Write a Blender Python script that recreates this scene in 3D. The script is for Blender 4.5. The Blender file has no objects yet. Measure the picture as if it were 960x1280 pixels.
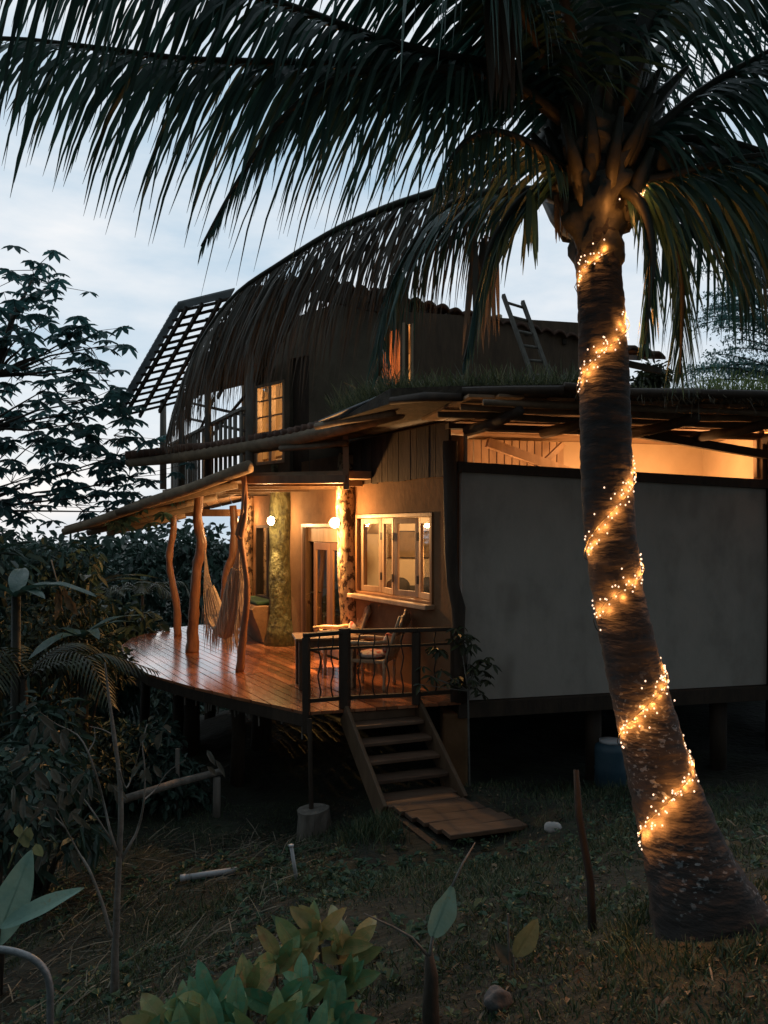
import bpy, math, random
import numpy as np
from mathutils import Vector, Matrix, noise as mnoise
rng = random.Random(11)
nr = np.random.default_rng(7)
SC = bpy.context.scene
COL = SC.collection
F = 960.0; HY = 660.0            # focal length in photo pixels, horizon row
ZD = -2.3                        # deck level below the eye (the eye is the origin)
V = Vector
UP = V((0, 0, 1))

def P(px, py, d):
    return V(((px-480)/F*d, d, (HY-py)/F*d))
def PATH(pts, d=None):
    return [P(p[0], p[1], d if d is not None else p[2]) for p in pts]
def lerp(a, b, t): return a+(b-a)*t

# ------------------------------------------------------------------ objects
def tag(o, label=None, cat=None, group=None, kind=None):
    if label: o['label'] = label
    if cat: o['category'] = cat
    if group: o['group'] = group
    if kind: o['kind'] = kind
    return o
def empty(name, loc, label=None, cat=None, group=None, parent=None):
    o = bpy.data.objects.new(name, None); COL.objects.link(o)
    o.empty_display_size = .1
    if parent is not None: o.parent = parent
    o.location = loc
    return tag(o, label, cat, group)
def world_of(o):
    v = V((0, 0, 0))
    while o is not None:
        v = v + o.location; o = o.parent
    return v

class MB:
    """collects shapes in world coordinates; build() links them as one mesh object"""
    def __init__(s): s.v = []; s.f = []; s.r = []; s.cur = None
    def rnd(s): return rng.random() if s.cur is None else s.cur
    def add(s, vs, fs, r=None):
        b = len(s.v); s.v += [tuple(x) for x in vs]
        if r is None: r = s.rnd()
        for k, f in enumerate(fs): s.f.append(tuple(i+b for i in f)); s.r.append(r[k] if hasattr(r,'__len__') else r)
        return s
    def hexa(s, p, r=None):
        return s.add(p, [(0,3,2,1),(4,5,6,7),(0,1,5,4),(1,2,6,5),(2,3,7,6),(3,0,4,7)], r)
    def boxf(s, fr, s0, s1, n0, n1, z0, z1, r=None):
        q = [fr.pt(a, b, z) for z in (z0, z1) for (a, b) in ((s0,n0),(s1,n0),(s1,n1),(s0,n1))]
        return s.hexa(q, r)
    def box(s, x0, x1, y0, y1, z0, z1, r=None):
        return s.hexa([V((a,b,z)) for z in (z0,z1) for (a,b) in ((x0,y0),(x1,y0),(x1,y1),(x0,y1))], r)
    def beam(s, a, b, w, h, up=UP, r=None):
        a = V(a); b = V(b); t = (b-a).normalized(); x = t.cross(up)
        if x.length < 1e-4: x = V((1,0,0))
        x.normalize(); y = x.cross(t).normalized()
        q = [p+x*(sx*w/2)+y*(sy*h/2) for p in (a, b) for (sx, sy) in ((-1,-1),(1,-1),(1,1),(-1,1))]
        return s.hexa(q, r)
    def prism(s, poly, z0, z1, r=None):
        n = len(poly)
        zz0 = z0 if hasattr(z0, '__len__') else [z0]*n
        zz1 = z1 if hasattr(z1, '__len__') else [z1]*n
        vs = [(p[0],p[1],zz0[i]) for i, p in enumerate(poly)]+[(p[0],p[1],zz1[i]) for i, p in enumerate(poly)]
        fs = [tuple(range(n-1,-1,-1)), tuple(range(n, 2*n))]+[(i,(i+1)%n,(i+1)%n+n,i+n) for i in range(n)]
        return s.add(vs, fs, r)
    def tube(s, pts, rad, sides=8, wob=0.0, r=None, cap=True, bump=0.0):
        pts = [V(p) for p in pts]; n = len(pts)
        rad = rad if hasattr(rad, '__len__') else [rad]*n
        vs = []; fs = []; prev = None
        for i, p in enumerate(pts):
            t = (pts[min(i+1,n-1)]-pts[max(i-1,0)])
            if t.length < 1e-7: t = V((0,0,1))
            t.normalize()
            if prev is None:
                x = t.cross(V((0.13,0.97,0.2))).normalized()
            else:
                x = (prev-t*prev.dot(t)).normalized()
            prev = x; y = t.cross(x)
            for k in range(sides):
                a = 2*math.pi*k/sides
                rr = rad[i]*(1+wob*(rng.random()-.5)*2)
                if bump: rr *= 1+bump*mnoise.noise((p+x*math.cos(a)*rad[i]*3+y*math.sin(a)*rad[i]*3)*6)
                vs.append(p+x*(rr*math.cos(a))+y*(rr*math.sin(a)))
        for i in range(n-1):
            for k in range(sides):
                k2 = (k+1) % sides
                fs.append((i*sides+k, i*sides+k2, (i+1)*sides+k2, (i+1)*sides+k))
        if cap:
            fs.append(tuple(range(sides-1,-1,-1))); fs.append(tuple((n-1)*sides+k for k in range(sides)))
        return s.add(vs, fs, r)
    def lathe(s, c, prof, sides=16, r=None):
        """prof: list of (radius, z) around the vertical through c"""
        c = V(c); vs = []; fs = []
        for (rad, z) in prof:
            for k in range(sides):
                a = 2*math.pi*k/sides
                vs.append(c+V((rad*math.cos(a), rad*math.sin(a), z)))
        n = len(prof)
        for i in range(n-1):
            for k in range(sides):
                k2 = (k+1) % sides
                fs.append((i*sides+k, i*sides+k2, (i+1)*sides+k2, (i+1)*sides+k))
        fs.append(tuple(range(sides-1,-1,-1))); fs.append(tuple((n-1)*sides+k for k in range(sides)))
        return s.add(vs, fs, r)
    def blob(s, c, rx, ry, rz, seed=0, amp=.15, n=12, r=None):
        c = V(c); vs = []; fs = []
        m = n*2
        for i in range(n+1):
            th = math.pi*i/n
            for k in range(m):
                ph = 2*math.pi*k/m
                d = V((math.sin(th)*math.cos(ph), math.sin(th)*math.sin(ph), math.cos(th)))
                q = 1+amp*mnoise.noise(d*1.7+V((seed, seed*.3, 0)))
                vs.append(c+V((d.x*rx*q, d.y*ry*q, d.z*rz*q)))
        for i in range(n):
            for k in range(m):
                k2 = (k+1) % m
                fs.append((i*m+k, (i+1)*m+k, (i+1)*m+k2, i*m+k2))
        return s.add(vs, fs, r)
    def build(s, name, m, parent=None, smooth=False, bevel=0.0):
        return link_mesh(name, s.v, s.f, s.r, m, parent, smooth, bevel)

def link_mesh(name, v, f, r, m, parent=None, smooth=False, bevel=0.0):
    me = bpy.data.meshes.new(name)
    off = world_of(parent) if parent is not None else V((0,0,0))
    if parent is None and len(v):
        a = np.array(v); lo = a.min(0); hi = a.max(0)
        org = V(((lo[0]+hi[0])/2, (lo[1]+hi[1])/2, lo[2]))
    else: org = off
    if isinstance(v, np.ndarray): vv = (v-np.array(org)).tolist(); ff = f.tolist()
    else: vv = [(p[0]-org[0], p[1]-org[1], p[2]-org[2]) for p in v]; ff = f
    me.from_pydata(vv, [], ff); me.update()
    at = me.attributes.new('rnd', 'FLOAT', 'FACE')
    at.data.foreach_set('value', np.asarray(r, dtype=np.float32))
    if smooth:
        me.polygons.foreach_set('use_smooth', [True]*len(me.polygons))
    me.materials.append(m)
    o = bpy.data.objects.new(name, me); COL.objects.link(o)
    if parent is not None: o.parent = parent; o.location = (0,0,0)
    else: o.location = org
    if bevel > 0:
        b = o.modifiers.new('Bevel', 'BEVEL'); b.width = bevel; b.segments = 2; b.limit_method = 'ANGLE'
    return o

class LC:
    """leaf cloud: many six-vertex leaves in one mesh, vectorised"""
    def __init__(s): s.v = []; s.f = []; s.r = []; s.n = 0
    def leaves(s, base, d, nrm, L, W, fold=.18, droop=.15, r=None):
        base = np.asarray(base, float).reshape(-1,3); n = len(base)
        if n == 0: return s
        d = np.asarray(d, float).reshape(-1,3); d = d/np.linalg.norm(d, axis=1, keepdims=True)
        nrm = np.asarray(nrm, float).reshape(-1,3)*np.ones((n,1))
        w = np.cross(d, nrm); w /= (np.linalg.norm(w, axis=1, keepdims=True)+1e-9)
        nn = np.cross(w, d)
        L = (np.ones(n)*L)[:,None]; W = (np.ones(n)*W)[:,None]
        g = np.array([0,0,-1.0])
        def at(u, x, h): return base+d*L*u+w*W*x+nn*W*h+g*L*droop*u*u
        vs = np.stack([at(0,0,0), at(.3,.42,fold), at(.68,.46,fold), at(1,0,0), at(.68,-.46,fold), at(.3,-.42,fold)], 1)
        b = (np.arange(n)*6+s.n)[:,None]
        fs = np.concatenate([b+np.array([0,1,2,3]), b+np.array([0,3,4,5])], 1).reshape(-1,4)
        rr = nr.random(n) if r is None else np.ones(n)*r
        s.v.append(vs.reshape(-1,3)); s.f.append(fs); s.r.append(np.repeat(rr, 2)); s.n += 6*n
        return s
    def blades(s, base, d, wv, L, W, droop, r=None, prof=(.55,1,.85,.5,.06), st=(0,.25,.5,.78,1)):
        """long strips that droop; wv = width vector"""
        base = np.asarray(base, float).reshape(-1,3); n = len(base)
        if n == 0: return s
        d = np.asarray(d, float).reshape(-1,3); wv = np.asarray(wv, float).reshape(-1,3)
        d = d/np.linalg.norm(d, axis=1, keepdims=True); wv = wv/(np.linalg.norm(wv, axis=1, keepdims=True)+1e-9)
        L = (np.ones(n)*L)[:,None]; W = (np.ones(n)*W)[:,None]; droop = (np.ones(n)*droop)[:,None]
        g = np.array([0,0,-1.0]); cols = []
        for u, w in zip(st, prof):
            dd = d*(u*(1-.35*droop*u))+g*droop*u**1.7*.8
            c = base+dd*L
            cols += [c+wv*W*w*.5, c-wv*W*w*.5]
        vs = np.stack(cols, 1); k = len(st)
        b = (np.arange(n)*2*k+s.n)[:,None]
        fs = np.concatenate([b+np.array([2*i,2*i+1,2*i+3,2*i+2]) for i in range(k-1)], 1).reshape(-1,4)
        rr = nr.random(n) if r is None else np.ones(n)*r
        s.v.append(vs.reshape(-1,3)); s.f.append(fs); s.r.append(np.repeat(rr, k-1)); s.n += 2*k*n
        return s
    def build(s, name, m, parent=None, smooth=False):
        return link_mesh(name, np.concatenate(s.v), np.concatenate(s.f), np.concatenate(s.r), m, parent, smooth)

class Fr:
    """a wall frame: s along the wall, n outwards, z up"""
    def __init__(s, o, d, flip=False):
        s.o = V((o[0], o[1], 0)); s.d = V((d[0], d[1], 0)).normalized()
        s.n = V((-s.d.y, s.d.x, 0))
        if flip: s.n = -s.n
    def pt(s, a, n, z): 
        q = s.o+s.d*a+s.n*n; return V((q.x, q.y, z))
    def turned(s, a, n, ang):
        q = s.pt(a, n, 0); c = math.cos(ang); k = math.sin(ang)
        f = Fr((0,0), (1,0)); f.o = q; f.d = s.d*c+s.n*k; f.n = s.n*c-s.d*k
        return f

def wall_mb(fr, s0, s1, z0, z1, th, ops, ztop=None):
    """wall with rectangular openings ops=[(s0,s1,z0,z1)], outer face n=0, inner n=-th"""
    ss = sorted(set([s0, s1]+[a for o in ops for a in o[:2]]+[lerp(s0,s1,i/8) for i in range(1,8)]))
    zs = sorted(set([z0, z1]+[a for o in ops for a in o[2:]]))
    m = MB(); m.cur = .5
    def solid(i, j):
        if i < 0 or j < 0 or i >= len(ss)-1 or j >= len(zs)-1: return False
        a = (ss[i]+ss[i+1])/2; z = (zs[j]+zs[j+1])/2
        return not any(o[0] < a < o[1] and o[2] < z < o[3] for o in ops)
    for i in range(len(ss)-1):
        for j in range(len(zs)-1):
            if not solid(i, j): continue
            a, b, c, d = ss[i], ss[i+1], zs[j], zs[j+1]
            q = lambda *k: [fr.pt(*x) for x in k]
            m.add(q((a,0,c),(b,0,c),(b,0,d),(a,0,d)), [(0,1,2,3)])
            m.add(q((a,-th,c),(a,-th,d),(b,-th,d),(b,-th,c)), [(0,1,2,3)])
            if not solid(i-1,j): m.add(q((a,0,c),(a,0,d),(a,-th,d),(a,-th,c)), [(0,1,2,3)])
            if not solid(i+1,j): m.add(q((b,0,c),(b,-th,c),(b,-th,d),(b,0,d)), [(0,1,2,3)])
            if not solid(i,j-1): m.add(q((a,0,c),(a,-th,c),(b,-th,c),(b,0,c)), [(0,1,2,3)])
            if not solid(i,j+1): m.add(q((a,0,d),(b,0,d),(b,-th,d),(a,-th,d)), [(0,1,2,3)])
    return m

# ------------------------------------------------------------------ materials
def mk(name, cols, scale=3.0, stretch=(1,1,1), rot=(0,0,0), rough=.8, bump=.3, bscale=None, vary=.5,
       transl=0.0, coat=0.0, spec=.5, metal=0.0, detail=6, bdist=.02, ramp=(.3,.7), rndramp=None, hue=0.0):
    m = bpy.data.materials.new(name); m.use_nodes = True
    nt = m.node_tree; N = nt.nodes; L = nt.links
    for n in list(N): N.remove(n)
    out = N.new('ShaderNodeOutputMaterial'); bs = N.new('ShaderNodeBsdfPrincipled')
    tc = N.new('ShaderNodeTexCoord'); mp = N.new('ShaderNodeMapping')
    mp.inputs['Scale'].default_value = stretch; mp.inputs['Rotation'].default_value = rot
    L.new(tc.outputs['Object'], mp.inputs['Vector'])
    ns = N.new('ShaderNodeTexNoise'); ns.inputs['Scale'].default_value = scale; ns.inputs['Detail'].default_value = detail
    ns.inputs['Roughness'].default_value = .62
    L.new(mp.outputs[0], ns.inputs['Vector'])
    cr = N.new('ShaderNodeValToRGB'); el = cr.color_ramp.elements
    el[0].position = ramp[0]; el[1].position = ramp[1]
    el[0].color = (*cols[0], 1); el[1].color = (*cols[-1], 1)
    for i, c in enumerate(cols[1:-1]):
        e = el.new(lerp(ramp[0], ramp[1], (i+1)/(len(cols)-1))); e.color = (*c, 1)
    L.new(ns.outputs['Fac'], cr.inputs['Fac'])
    at = N.new('ShaderNodeAttribute'); at.attribute_name = 'rnd'
    col = cr.outputs['Color']
    if rndramp:
        r2 = N.new('ShaderNodeValToRGB'); e2 = r2.color_ramp.elements
        e2[0].color = (*rndramp[0], 1); e2[1].color = (*rndramp[-1], 1)
        for i, c in enumerate(rndramp[1:-1]):
            e = e2.new((i+1)/(len(rndramp)-1)); e.color = (*c, 1)
        L.new(at.outputs['Fac'], r2.inputs['Fac'])
        mx = N.new('ShaderNodeMix'); mx.data_type = 'RGBA'; mx.inputs['Factor'].default_value = .65
        L.new(col, mx.inputs['A']); L.new(r2.outputs['Color'], mx.inputs['B']); col = mx.outputs['Result']
    mr = N.new('ShaderNodeMapRange'); mr.inputs['To Min'].default_value = 1-vary/2; mr.inputs['To Max'].default_value = 1+vary/2
    L.new(at.outputs['Fac'], mr.inputs['Value'])
    hs = N.new('ShaderNodeHueSaturation'); L.new(col, hs.inputs['Color']); L.new(mr.outputs[0], hs.inputs['Value'])
    L.new(hs.outputs['Color'], bs.inputs['Base Color'])
    bs.inputs['Roughness'].default_value = rough; bs.inputs['Metallic'].default_value = metal
    bs.inputs['Coat Weight'].default_value = coat; bs.inputs['Coat Roughness'].default_value = .18
    bs.inputs['Specular IOR Level'].default_value = spec
    if bump > 0:
        nb = N.new('ShaderNodeTexNoise'); nb.inputs['Scale'].default_value = bscale or scale*3; nb.inputs['Detail'].default_value = 5
        L.new(mp.outputs[0], nb.inputs['Vector'])
        bp = N.new('ShaderNodeBump'); bp.inputs['Strength'].default_value = bump; bp.inputs['Distance'].default_value = bdist
        L.new(nb.outputs['Fac'], bp.inputs['Height']); L.new(bp.outputs[0], bs.inputs['Normal'])
    sh = bs.outputs[0]
    if transl > 0:
        tr = N.new('ShaderNodeBsdfTranslucent'); L.new(hs.outputs['Color'], tr.inputs['Color'])
        ms = N.new('ShaderNodeMixShader'); ms.inputs[0].default_value = transl
        L.new(sh, ms.inputs[1]); L.new(tr.outputs[0], ms.inputs[2]); sh = ms.outputs[0]
    L.new(sh, out.inputs['Surface'])
    return m
def emis(name, c, k):
    m = bpy.data.materials.new(name); m.use_nodes = True; nt = m.node_tree
    for n in list(nt.nodes): nt.nodes.remove(n)
    o = nt.nodes.new('ShaderNodeOutputMaterial'); e = nt.nodes.new('ShaderNodeEmission')
    e.inputs[0].default_value = (*c, 1); e.inputs[1].default_value = k
    nt.links.new(e.outputs[0], o.inputs[0]); return m
def glass(name, tint=(.9,.9,.88), refl=.025):
    m = bpy.data.materials.new(name); m.use_nodes = True; nt = m.node_tree; N = nt.nodes; L = nt.links
    for n in list(N): N.remove(n)
    o = N.new('ShaderNodeOutputMaterial'); t = N.new('ShaderNodeBsdfTransparent'); g = N.new('ShaderNodeBsdfGlossy')
    t.inputs[0].default_value = (*tint, 1); g.inputs['Roughness'].default_value = .03
    ms = N.new('ShaderNodeMixShader'); fr = N.new('ShaderNodeLayerWeight'); fr.inputs[0].default_value = .12
    ad = N.new('ShaderNodeMath'); ad.operation = 'MULTIPLY_ADD'; ad.inputs[1].default_value = .45; ad.inputs[2].default_value = refl
    L.new(fr.outputs['Fresnel'], ad.inputs[0]); L.new(ad.outputs[0], ms.inputs[0])
    L.new(t.outputs[0], ms.inputs[1]); L.new(g.outputs[0], ms.inputs[2]); L.new(ms.outputs[0], o.inputs[0]); return m

ANG = math.atan2(5.1, -2.95)      # direction of the porch wall and the deck boards
M = {}
M['white'] = mk('limewash', [(.33,.30,.26),(.44,.40,.35),(.49,.445,.39)], 1.6, rough=.9, bump=.25, bscale=14, vary=0, stretch=(1,1,.6))
M['adobe'] = mk('adobe_plaster', [(.12,.062,.026),(.19,.10,.044),(.23,.125,.058)], 1.8, rough=.92, bump=.35, bscale=12, vary=0)
M['cream'] = mk('cream_plaster', [(.50,.40,.27),(.60,.50,.36)], 1.2, rough=.9, bump=.15, bscale=10, vary=0)
M['deck'] = mk('varnished_deck', [(.20,.07,.034),(.36,.135,.062),(.46,.20,.10)], 5, stretch=(1,.07,1), rot=(0,0,-ANG+math.pi/2), rough=.2, bump=.06, bscale=20, vary=.9, coat=1.0, bdist=.004)
M['darkwood'] = mk('dark_wood', [(.028,.018,.011),(.06,.038,.023)], 8, stretch=(1,1,.25), rough=.75, bump=.35, vary=.5)
M['brownwood'] = mk('brown_wood', [(.075,.042,.022),(.15,.09,.048)], 7, stretch=(1,1,.25), rough=.65, bump=.3, vary=.5)
M['orangewood'] = mk('varnished_wood', [(.21,.10,.042),(.34,.18,.08)], 7, stretch=(1,1,.15), rough=.42, bump=.15, vary=.3, coat=.2)
M['palewood'] = mk('pale_wood', [(.33,.22,.13),(.50,.36,.23)], 7, stretch=(1,1,.2), rough=.55, bump=.15, vary=.25)
M['grey'] = mk('weathered_wood', [(.12,.105,.09),(.26,.235,.20)], 9, stretch=(1,1,.2), rough=.85, bump=.35, vary=.5)
M['redlog'] = mk('peeled_log', [(.14,.055,.026),(.27,.125,.06),(.20,.08,.04)], 9, stretch=(1,1,.25), rough=.5, bump=.4, vary=.3, coat=.15)
M['log'] = mk('roof_pole', [(.13,.09,.055),(.30,.21,.13)], 9, stretch=(.5,.5,.5), rough=.7, bump=.4, vary=.6)
M['mossbark'] = mk('mossy_bark', [(.03,.026,.012),(.085,.082,.03),(.17,.155,.075)], 7, stretch=(1,1,.6), rough=.95, bump=1.0, bscale=14, vary=.2, bdist=.05)
M['patchbark'] = mk('patchy_bark', [(.05,.025,.012),(.32,.21,.11),(.40,.27,.15)], 13, stretch=(1,1,.6), rough=.85, bump=.7, bscale=12, vary=.2, ramp=(.44,.54), detail=3)
M['tile'] = mk('clay_tile', [(.07,.035,.025),(.15,.075,.05),(.12,.09,.075)], 5, rough=.85, bump=.35, vary=.7)
M['soilroof'] = mk('roof_soil', [(.03,.024,.017),(.08,.062,.042)], 7, rough=.95, bump=.8, vary=.2)
M['sheet'] = mk('roof_sheet', [(.34,.37,.39),(.46,.49,.51)], 4, rough=.5, bump=.1, vary=.2, transl=.35)
M['board'] = mk('roof_board', [(.16,.105,.062),(.32,.21,.125)], 6, stretch=(.35,1,1), rough=.8, bump=.3, vary=.7)
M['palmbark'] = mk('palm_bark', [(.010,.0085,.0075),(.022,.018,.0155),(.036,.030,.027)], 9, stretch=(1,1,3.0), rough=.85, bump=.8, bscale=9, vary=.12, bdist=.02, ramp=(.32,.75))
M['petiole'] = mk('palm_stalk', [(.018,.018,.011),(.045,.040,.022)], 6, rough=.6, bump=.3, vary=.4)
M['palmleaf'] = mk('palm_leaf', [(.020,.062,.050),(.040,.105,.080)], 3, rough=.42, bump=0, vary=.8, transl=.22)
M['dryleaf'] = mk('dry_palm_leaf', [(.085,.074,.060),(.17,.15,.122)], 3, rough=.7, bump=0, vary=.7, transl=.12)
M['coconut'] = mk('coconut_husk', [(.022,.027,.017),(.05,.046,.028)], 7, rough=.7, bump=.5, vary=.5)
M['treeleaf'] = mk('tree_leaf', [(.035,.10,.10),(.07,.16,.155)], 2, rough=.5, bump=0, vary=.9, transl=.42)
M['jungle1'] = mk('jungle_leaf', [(.020,.048,.036),(.048,.095,.068)], 1.5, rough=.5, bump=0, vary=1.0, transl=.15)
M['jungle2'] = mk('olive_leaf', [(.024,.036,.014),(.052,.062,.026)], 1.5, rough=.5, bump=0, vary=1.0, transl=.15)
M['laceleaf'] = mk('lacy_leaf', [(.08,.18,.17),(.13,.26,.24)], 2, rough=.5, bump=0, vary=.8, transl=.5)
M['broad'] = mk('broad_leaf', [(.10,.19,.10),(.16,.26,.11)], 12, rough=.42, bump=.25, bscale=30, vary=.5, transl=.15, rndramp=[(.05,.30,.17),(.09,.34,.19),(.20,.27,.09),(.34,.27,.10),(.40,.27,.13)])
M['banana'] = mk('banana_leaf', [(.20,.36,.29),(.30,.47,.38)], 10, rough=.45, bump=.3, bscale=25, vary=.3, transl=.2)
M['yellowleaf'] = mk('yellow_leaf', [(.20,.23,.11),(.30,.30,.15)], 10, rough=.5, bump=.2, vary=.4, transl=.2)
M['brownleaf'] = mk('withered_leaf', [(.16,.10,.05),(.30,.20,.11)], 10, rough=.7, bump=.3, vary=.5, transl=.1)
M['grass'] = mk('grass_blade', [(.025,.055,.028),(.055,.095,.042)], 1.3, rough=.6, bump=0, vary=1.0, transl=.15, rndramp=[(.028,.085,.055),(.045,.10,.048),(.07,.10,.04),(.15,.13,.075)])
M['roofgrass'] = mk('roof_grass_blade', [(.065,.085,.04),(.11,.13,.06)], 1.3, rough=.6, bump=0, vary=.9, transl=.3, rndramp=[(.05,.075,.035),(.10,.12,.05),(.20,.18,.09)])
M['straw'] = mk('straw', [(.11,.095,.065),(.24,.21,.15)], 3, rough=.75, bump=0, vary=.9)
M['litter'] = mk('leaf_litter', [(.06,.04,.025),(.14,.10,.06)], 8, rough=.85, bump=0, vary=1.0, rndramp=[(.04,.03,.02),(.10,.07,.04),(.12,.10,.05),(.20,.15,.10)])
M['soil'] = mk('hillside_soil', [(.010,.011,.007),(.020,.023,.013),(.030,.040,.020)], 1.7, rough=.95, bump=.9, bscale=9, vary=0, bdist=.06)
M['twig'] = mk('bare_twig', [(.12,.115,.10),(.23,.22,.195)], 14, rough=.8, bump=.4, vary=.4)
M['trunk'] = mk('tree_bark', [(.03,.024,.018),(.07,.056,.042)], 8, stretch=(1,1,.4), rough=.85, bump=.6, vary=.3)
M['stump'] = mk('cut_wood', [(.10,.09,.075),(.22,.195,.165)], 10, stretch=(1,1,.25), rough=.9, bump=.6, vary=.3)
M['pipe'] = mk('white_pipe', [(.42,.44,.46),(.56,.58,.60)], 10, rough=.45, bump=.1, vary=.1)
M['galv'] = mk('galvanised_pipe', [(.20,.22,.23),(.34,.36,.37)], 16, rough=.45, bump=.25, vary=.1, metal=.6)
M['stone'] = mk('stone', [(.07,.07,.068),(.15,.148,.145)], 9, rough=.9, bump=.5, vary=.2)
M['whitestone'] = mk('white_stone', [(.45,.44,.42),(.6,.59,.57)], 9, rough=.9, bump=.3, vary=.1)
M['blue'] = mk('blue_plastic', [(.03,.075,.11),(.05,.11,.15)], 4, rough=.45, bump=.1, vary=.1)
M['path'] = mk('path_plank', [(.075,.042,.025),(.15,.09,.055)], 7, stretch=(.25,1,1), rough=.7, bump=.4, vary=.6)
M['cord'] = mk('hammock_cotton', [(.44,.34,.25),(.66,.54,.42)], 40, stretch=(1,1,.1), rough=.9, bump=.5, vary=.5, transl=.15)
M['cushion'] = mk('patterned_cloth', [(.55,.50,.42),(.5,.42,.36),(.40,.06,.04)], 11, rough=.9, bump=.2, vary=.1, ramp=(.35,.62), detail=2)
M['green'] = mk('green_cloth', [(.03,.075,.035),(.05,.11,.05)], 20, rough=.9, bump=.3, vary=.1)
M['carved'] = mk('carved_wood', [(.30,.19,.10),(.60,.43,.26)], 16, rough=.5, bump=.6, vary=.3, coat=.15, bscale=20)
M['black'] = mk('black_metal', [(.02,.018,.016),(.035,.03,.026)], 9, rough=.5, bump=.2, vary=.1, metal=.4)
M['wire'] = mk('dark_wire', [(.02,.02,.016),(.03,.03,.022)], 9, rough=.6, bump=0, vary=0)
M['sofa'] = mk('dark_cloth', [(.035,.032,.03),(.06,.055,.05)], 15, rough=.9, bump=.2, vary=.1)
M['picture'] = mk('painted_canvas', [(.10,.07,.03),(.20,.13,.06),(.14,.10,.05)], 3, rough=.6, bump=.1, vary=.1)
M['shade'] = mk('lamp_shade_cloth', [(.45,.36,.24),(.5,.42,.3)], 8, rough=.8, bump=.1, vary=.1, transl=.4)
M['glass'] = glass('window_glass')
M['darkglass'] = glass('door_glass', (.50,.54,.46), .06)
M['lampglass'] = emis('lit_bulb_glass', (1,.66,.30), 60)
M['fairy'] = emis('fairy_bulb', (1,.64,.42), 2.2)
M['dullleaf'] = mk('dull_leaf', [(.06,.065,.05),(.13,.135,.11)], 10, rough=.6, bump=.2, vary=.7, transl=.12)
M['upper'] = mk('dark_adobe', [(.10,.078,.052),(.17,.135,.09)], 2.2, rough=.95, bump=.4, bscale=12, vary=0)
M['blind'] = mk('woven_blind', [(.42,.25,.15),(.60,.40,.26)], 9, stretch=(1,1,.2), rough=.8, bump=.3, vary=.5, transl=.6)
def add_spots(m, scale, col, lo, hi, mscale, stretch=(1,1,1), ztop=None):
    """pale flaky patches of lichen mixed into a bark"""
    nt = m.node_tree; N = nt.nodes; L = nt.links
    bs = next(n for n in N if n.type == 'BSDF_PRINCIPLED'); src = bs.inputs['Base Color'].links[0].from_socket
    tc = N.new('ShaderNodeTexCoord'); mp = N.new('ShaderNodeMapping'); mp.inputs['Scale'].default_value = stretch; L.new(tc.outputs['Object'], mp.inputs[0])
    a = N.new('ShaderNodeTexNoise'); a.inputs['Scale'].default_value = scale; a.inputs['Detail'].default_value = 2; L.new(mp.outputs[0], a.inputs[0])
    b = N.new('ShaderNodeTexNoise'); b.inputs['Scale'].default_value = mscale; b.inputs['Detail'].default_value = 3; L.new(tc.outputs['Object'], b.inputs[0])
    r1 = N.new('ShaderNodeMapRange'); r1.inputs['From Min'].default_value = lo; r1.inputs['From Max'].default_value = hi; L.new(a.outputs['Fac'], r1.inputs[0])
    r2 = N.new('ShaderNodeMapRange'); r2.inputs['From Min'].default_value = .46; r2.inputs['From Max'].default_value = .62; L.new(b.outputs['Fac'], r2.inputs[0])
    mu = N.new('ShaderNodeMath'); mu.operation = 'MULTIPLY'; L.new(r1.outputs[0], mu.inputs[0]); L.new(r2.outputs[0], mu.inputs[1])
    if ztop:      # lichen only grows on the foot
        sz = N.new('ShaderNodeSeparateXYZ'); L.new(tc.outputs['Object'], sz.inputs[0]); rz = N.new('ShaderNodeMapRange'); rz.inputs['From Min'].default_value = ztop; rz.inputs['From Max'].default_value = ztop*.5; L.new(sz.outputs['Z'], rz.inputs[0])
        m2 = N.new('ShaderNodeMath'); m2.operation = 'MULTIPLY'; L.new(mu.outputs[0], m2.inputs[0]); L.new(rz.outputs[0], m2.inputs[1]); mu = m2
    mx = N.new('ShaderNodeMix'); mx.data_type = 'RGBA'; L.new(mu.outputs[0], mx.inputs['Factor']); L.new(src, mx.inputs['A']); mx.inputs['B'].default_value = (*col, 1); L.new(mx.outputs['Result'], bs.inputs['Base Color'])
add_spots(M['palmbark'], 34, (.36,.40,.41), .57, .64, 2.2, (1,1,1.7), 1.35)
add_spots(M['white'], 2.5, (.30,.268,.228), .50, .75, 1.2, (1,1,.3))
add_spots(M['broad'], 22, (.30,.20,.09), .56, .66, 4)
add_spots(M['banana'], 30, (.34,.26,.13), .60, .68, 5)
add_spots(M['yellowleaf'], 30, (.20,.13,.06), .56, .66, 7)
add_spots(M['mossbark'], 9, (.03,.028,.015), .50, .66, 2.5)
M['wildleaf'] = mk('wild_banana_leaf', [(.030,.075,.058),(.065,.14,.11)], 6, stretch=(1,1,1), rough=.4, bump=.3, bscale=22, vary=.4, transl=.2)
add_spots(M['wildleaf'], 18, (.14,.11,.05), .60, .68, 3)
M['charwood'] = mk('rotten_wood', [(.012,.010,.008),(.028,.023,.018)], 9, stretch=(1,1,.3), rough=.9, bump=.5, vary=.1)
M['weed'] = mk('weed_leaf', [(.03,.075,.042),(.065,.13,.065)], 4, rough=.5, bump=0, vary=.9, transl=.2, rndramp=[(.02,.085,.055),(.05,.12,.06),(.09,.11,.045)])
M['backlitgrass'] = mk('backlit_roof_grass', [(.12,.17,.05),(.20,.25,.08)], 1.3, rough=.6, bump=0, vary=.7, transl=.5, rndramp=[(.10,.17,.045),(.18,.24,.07),(.27,.27,.11)])  # paler copy of the roof grass; the backlight is put into its colour
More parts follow.
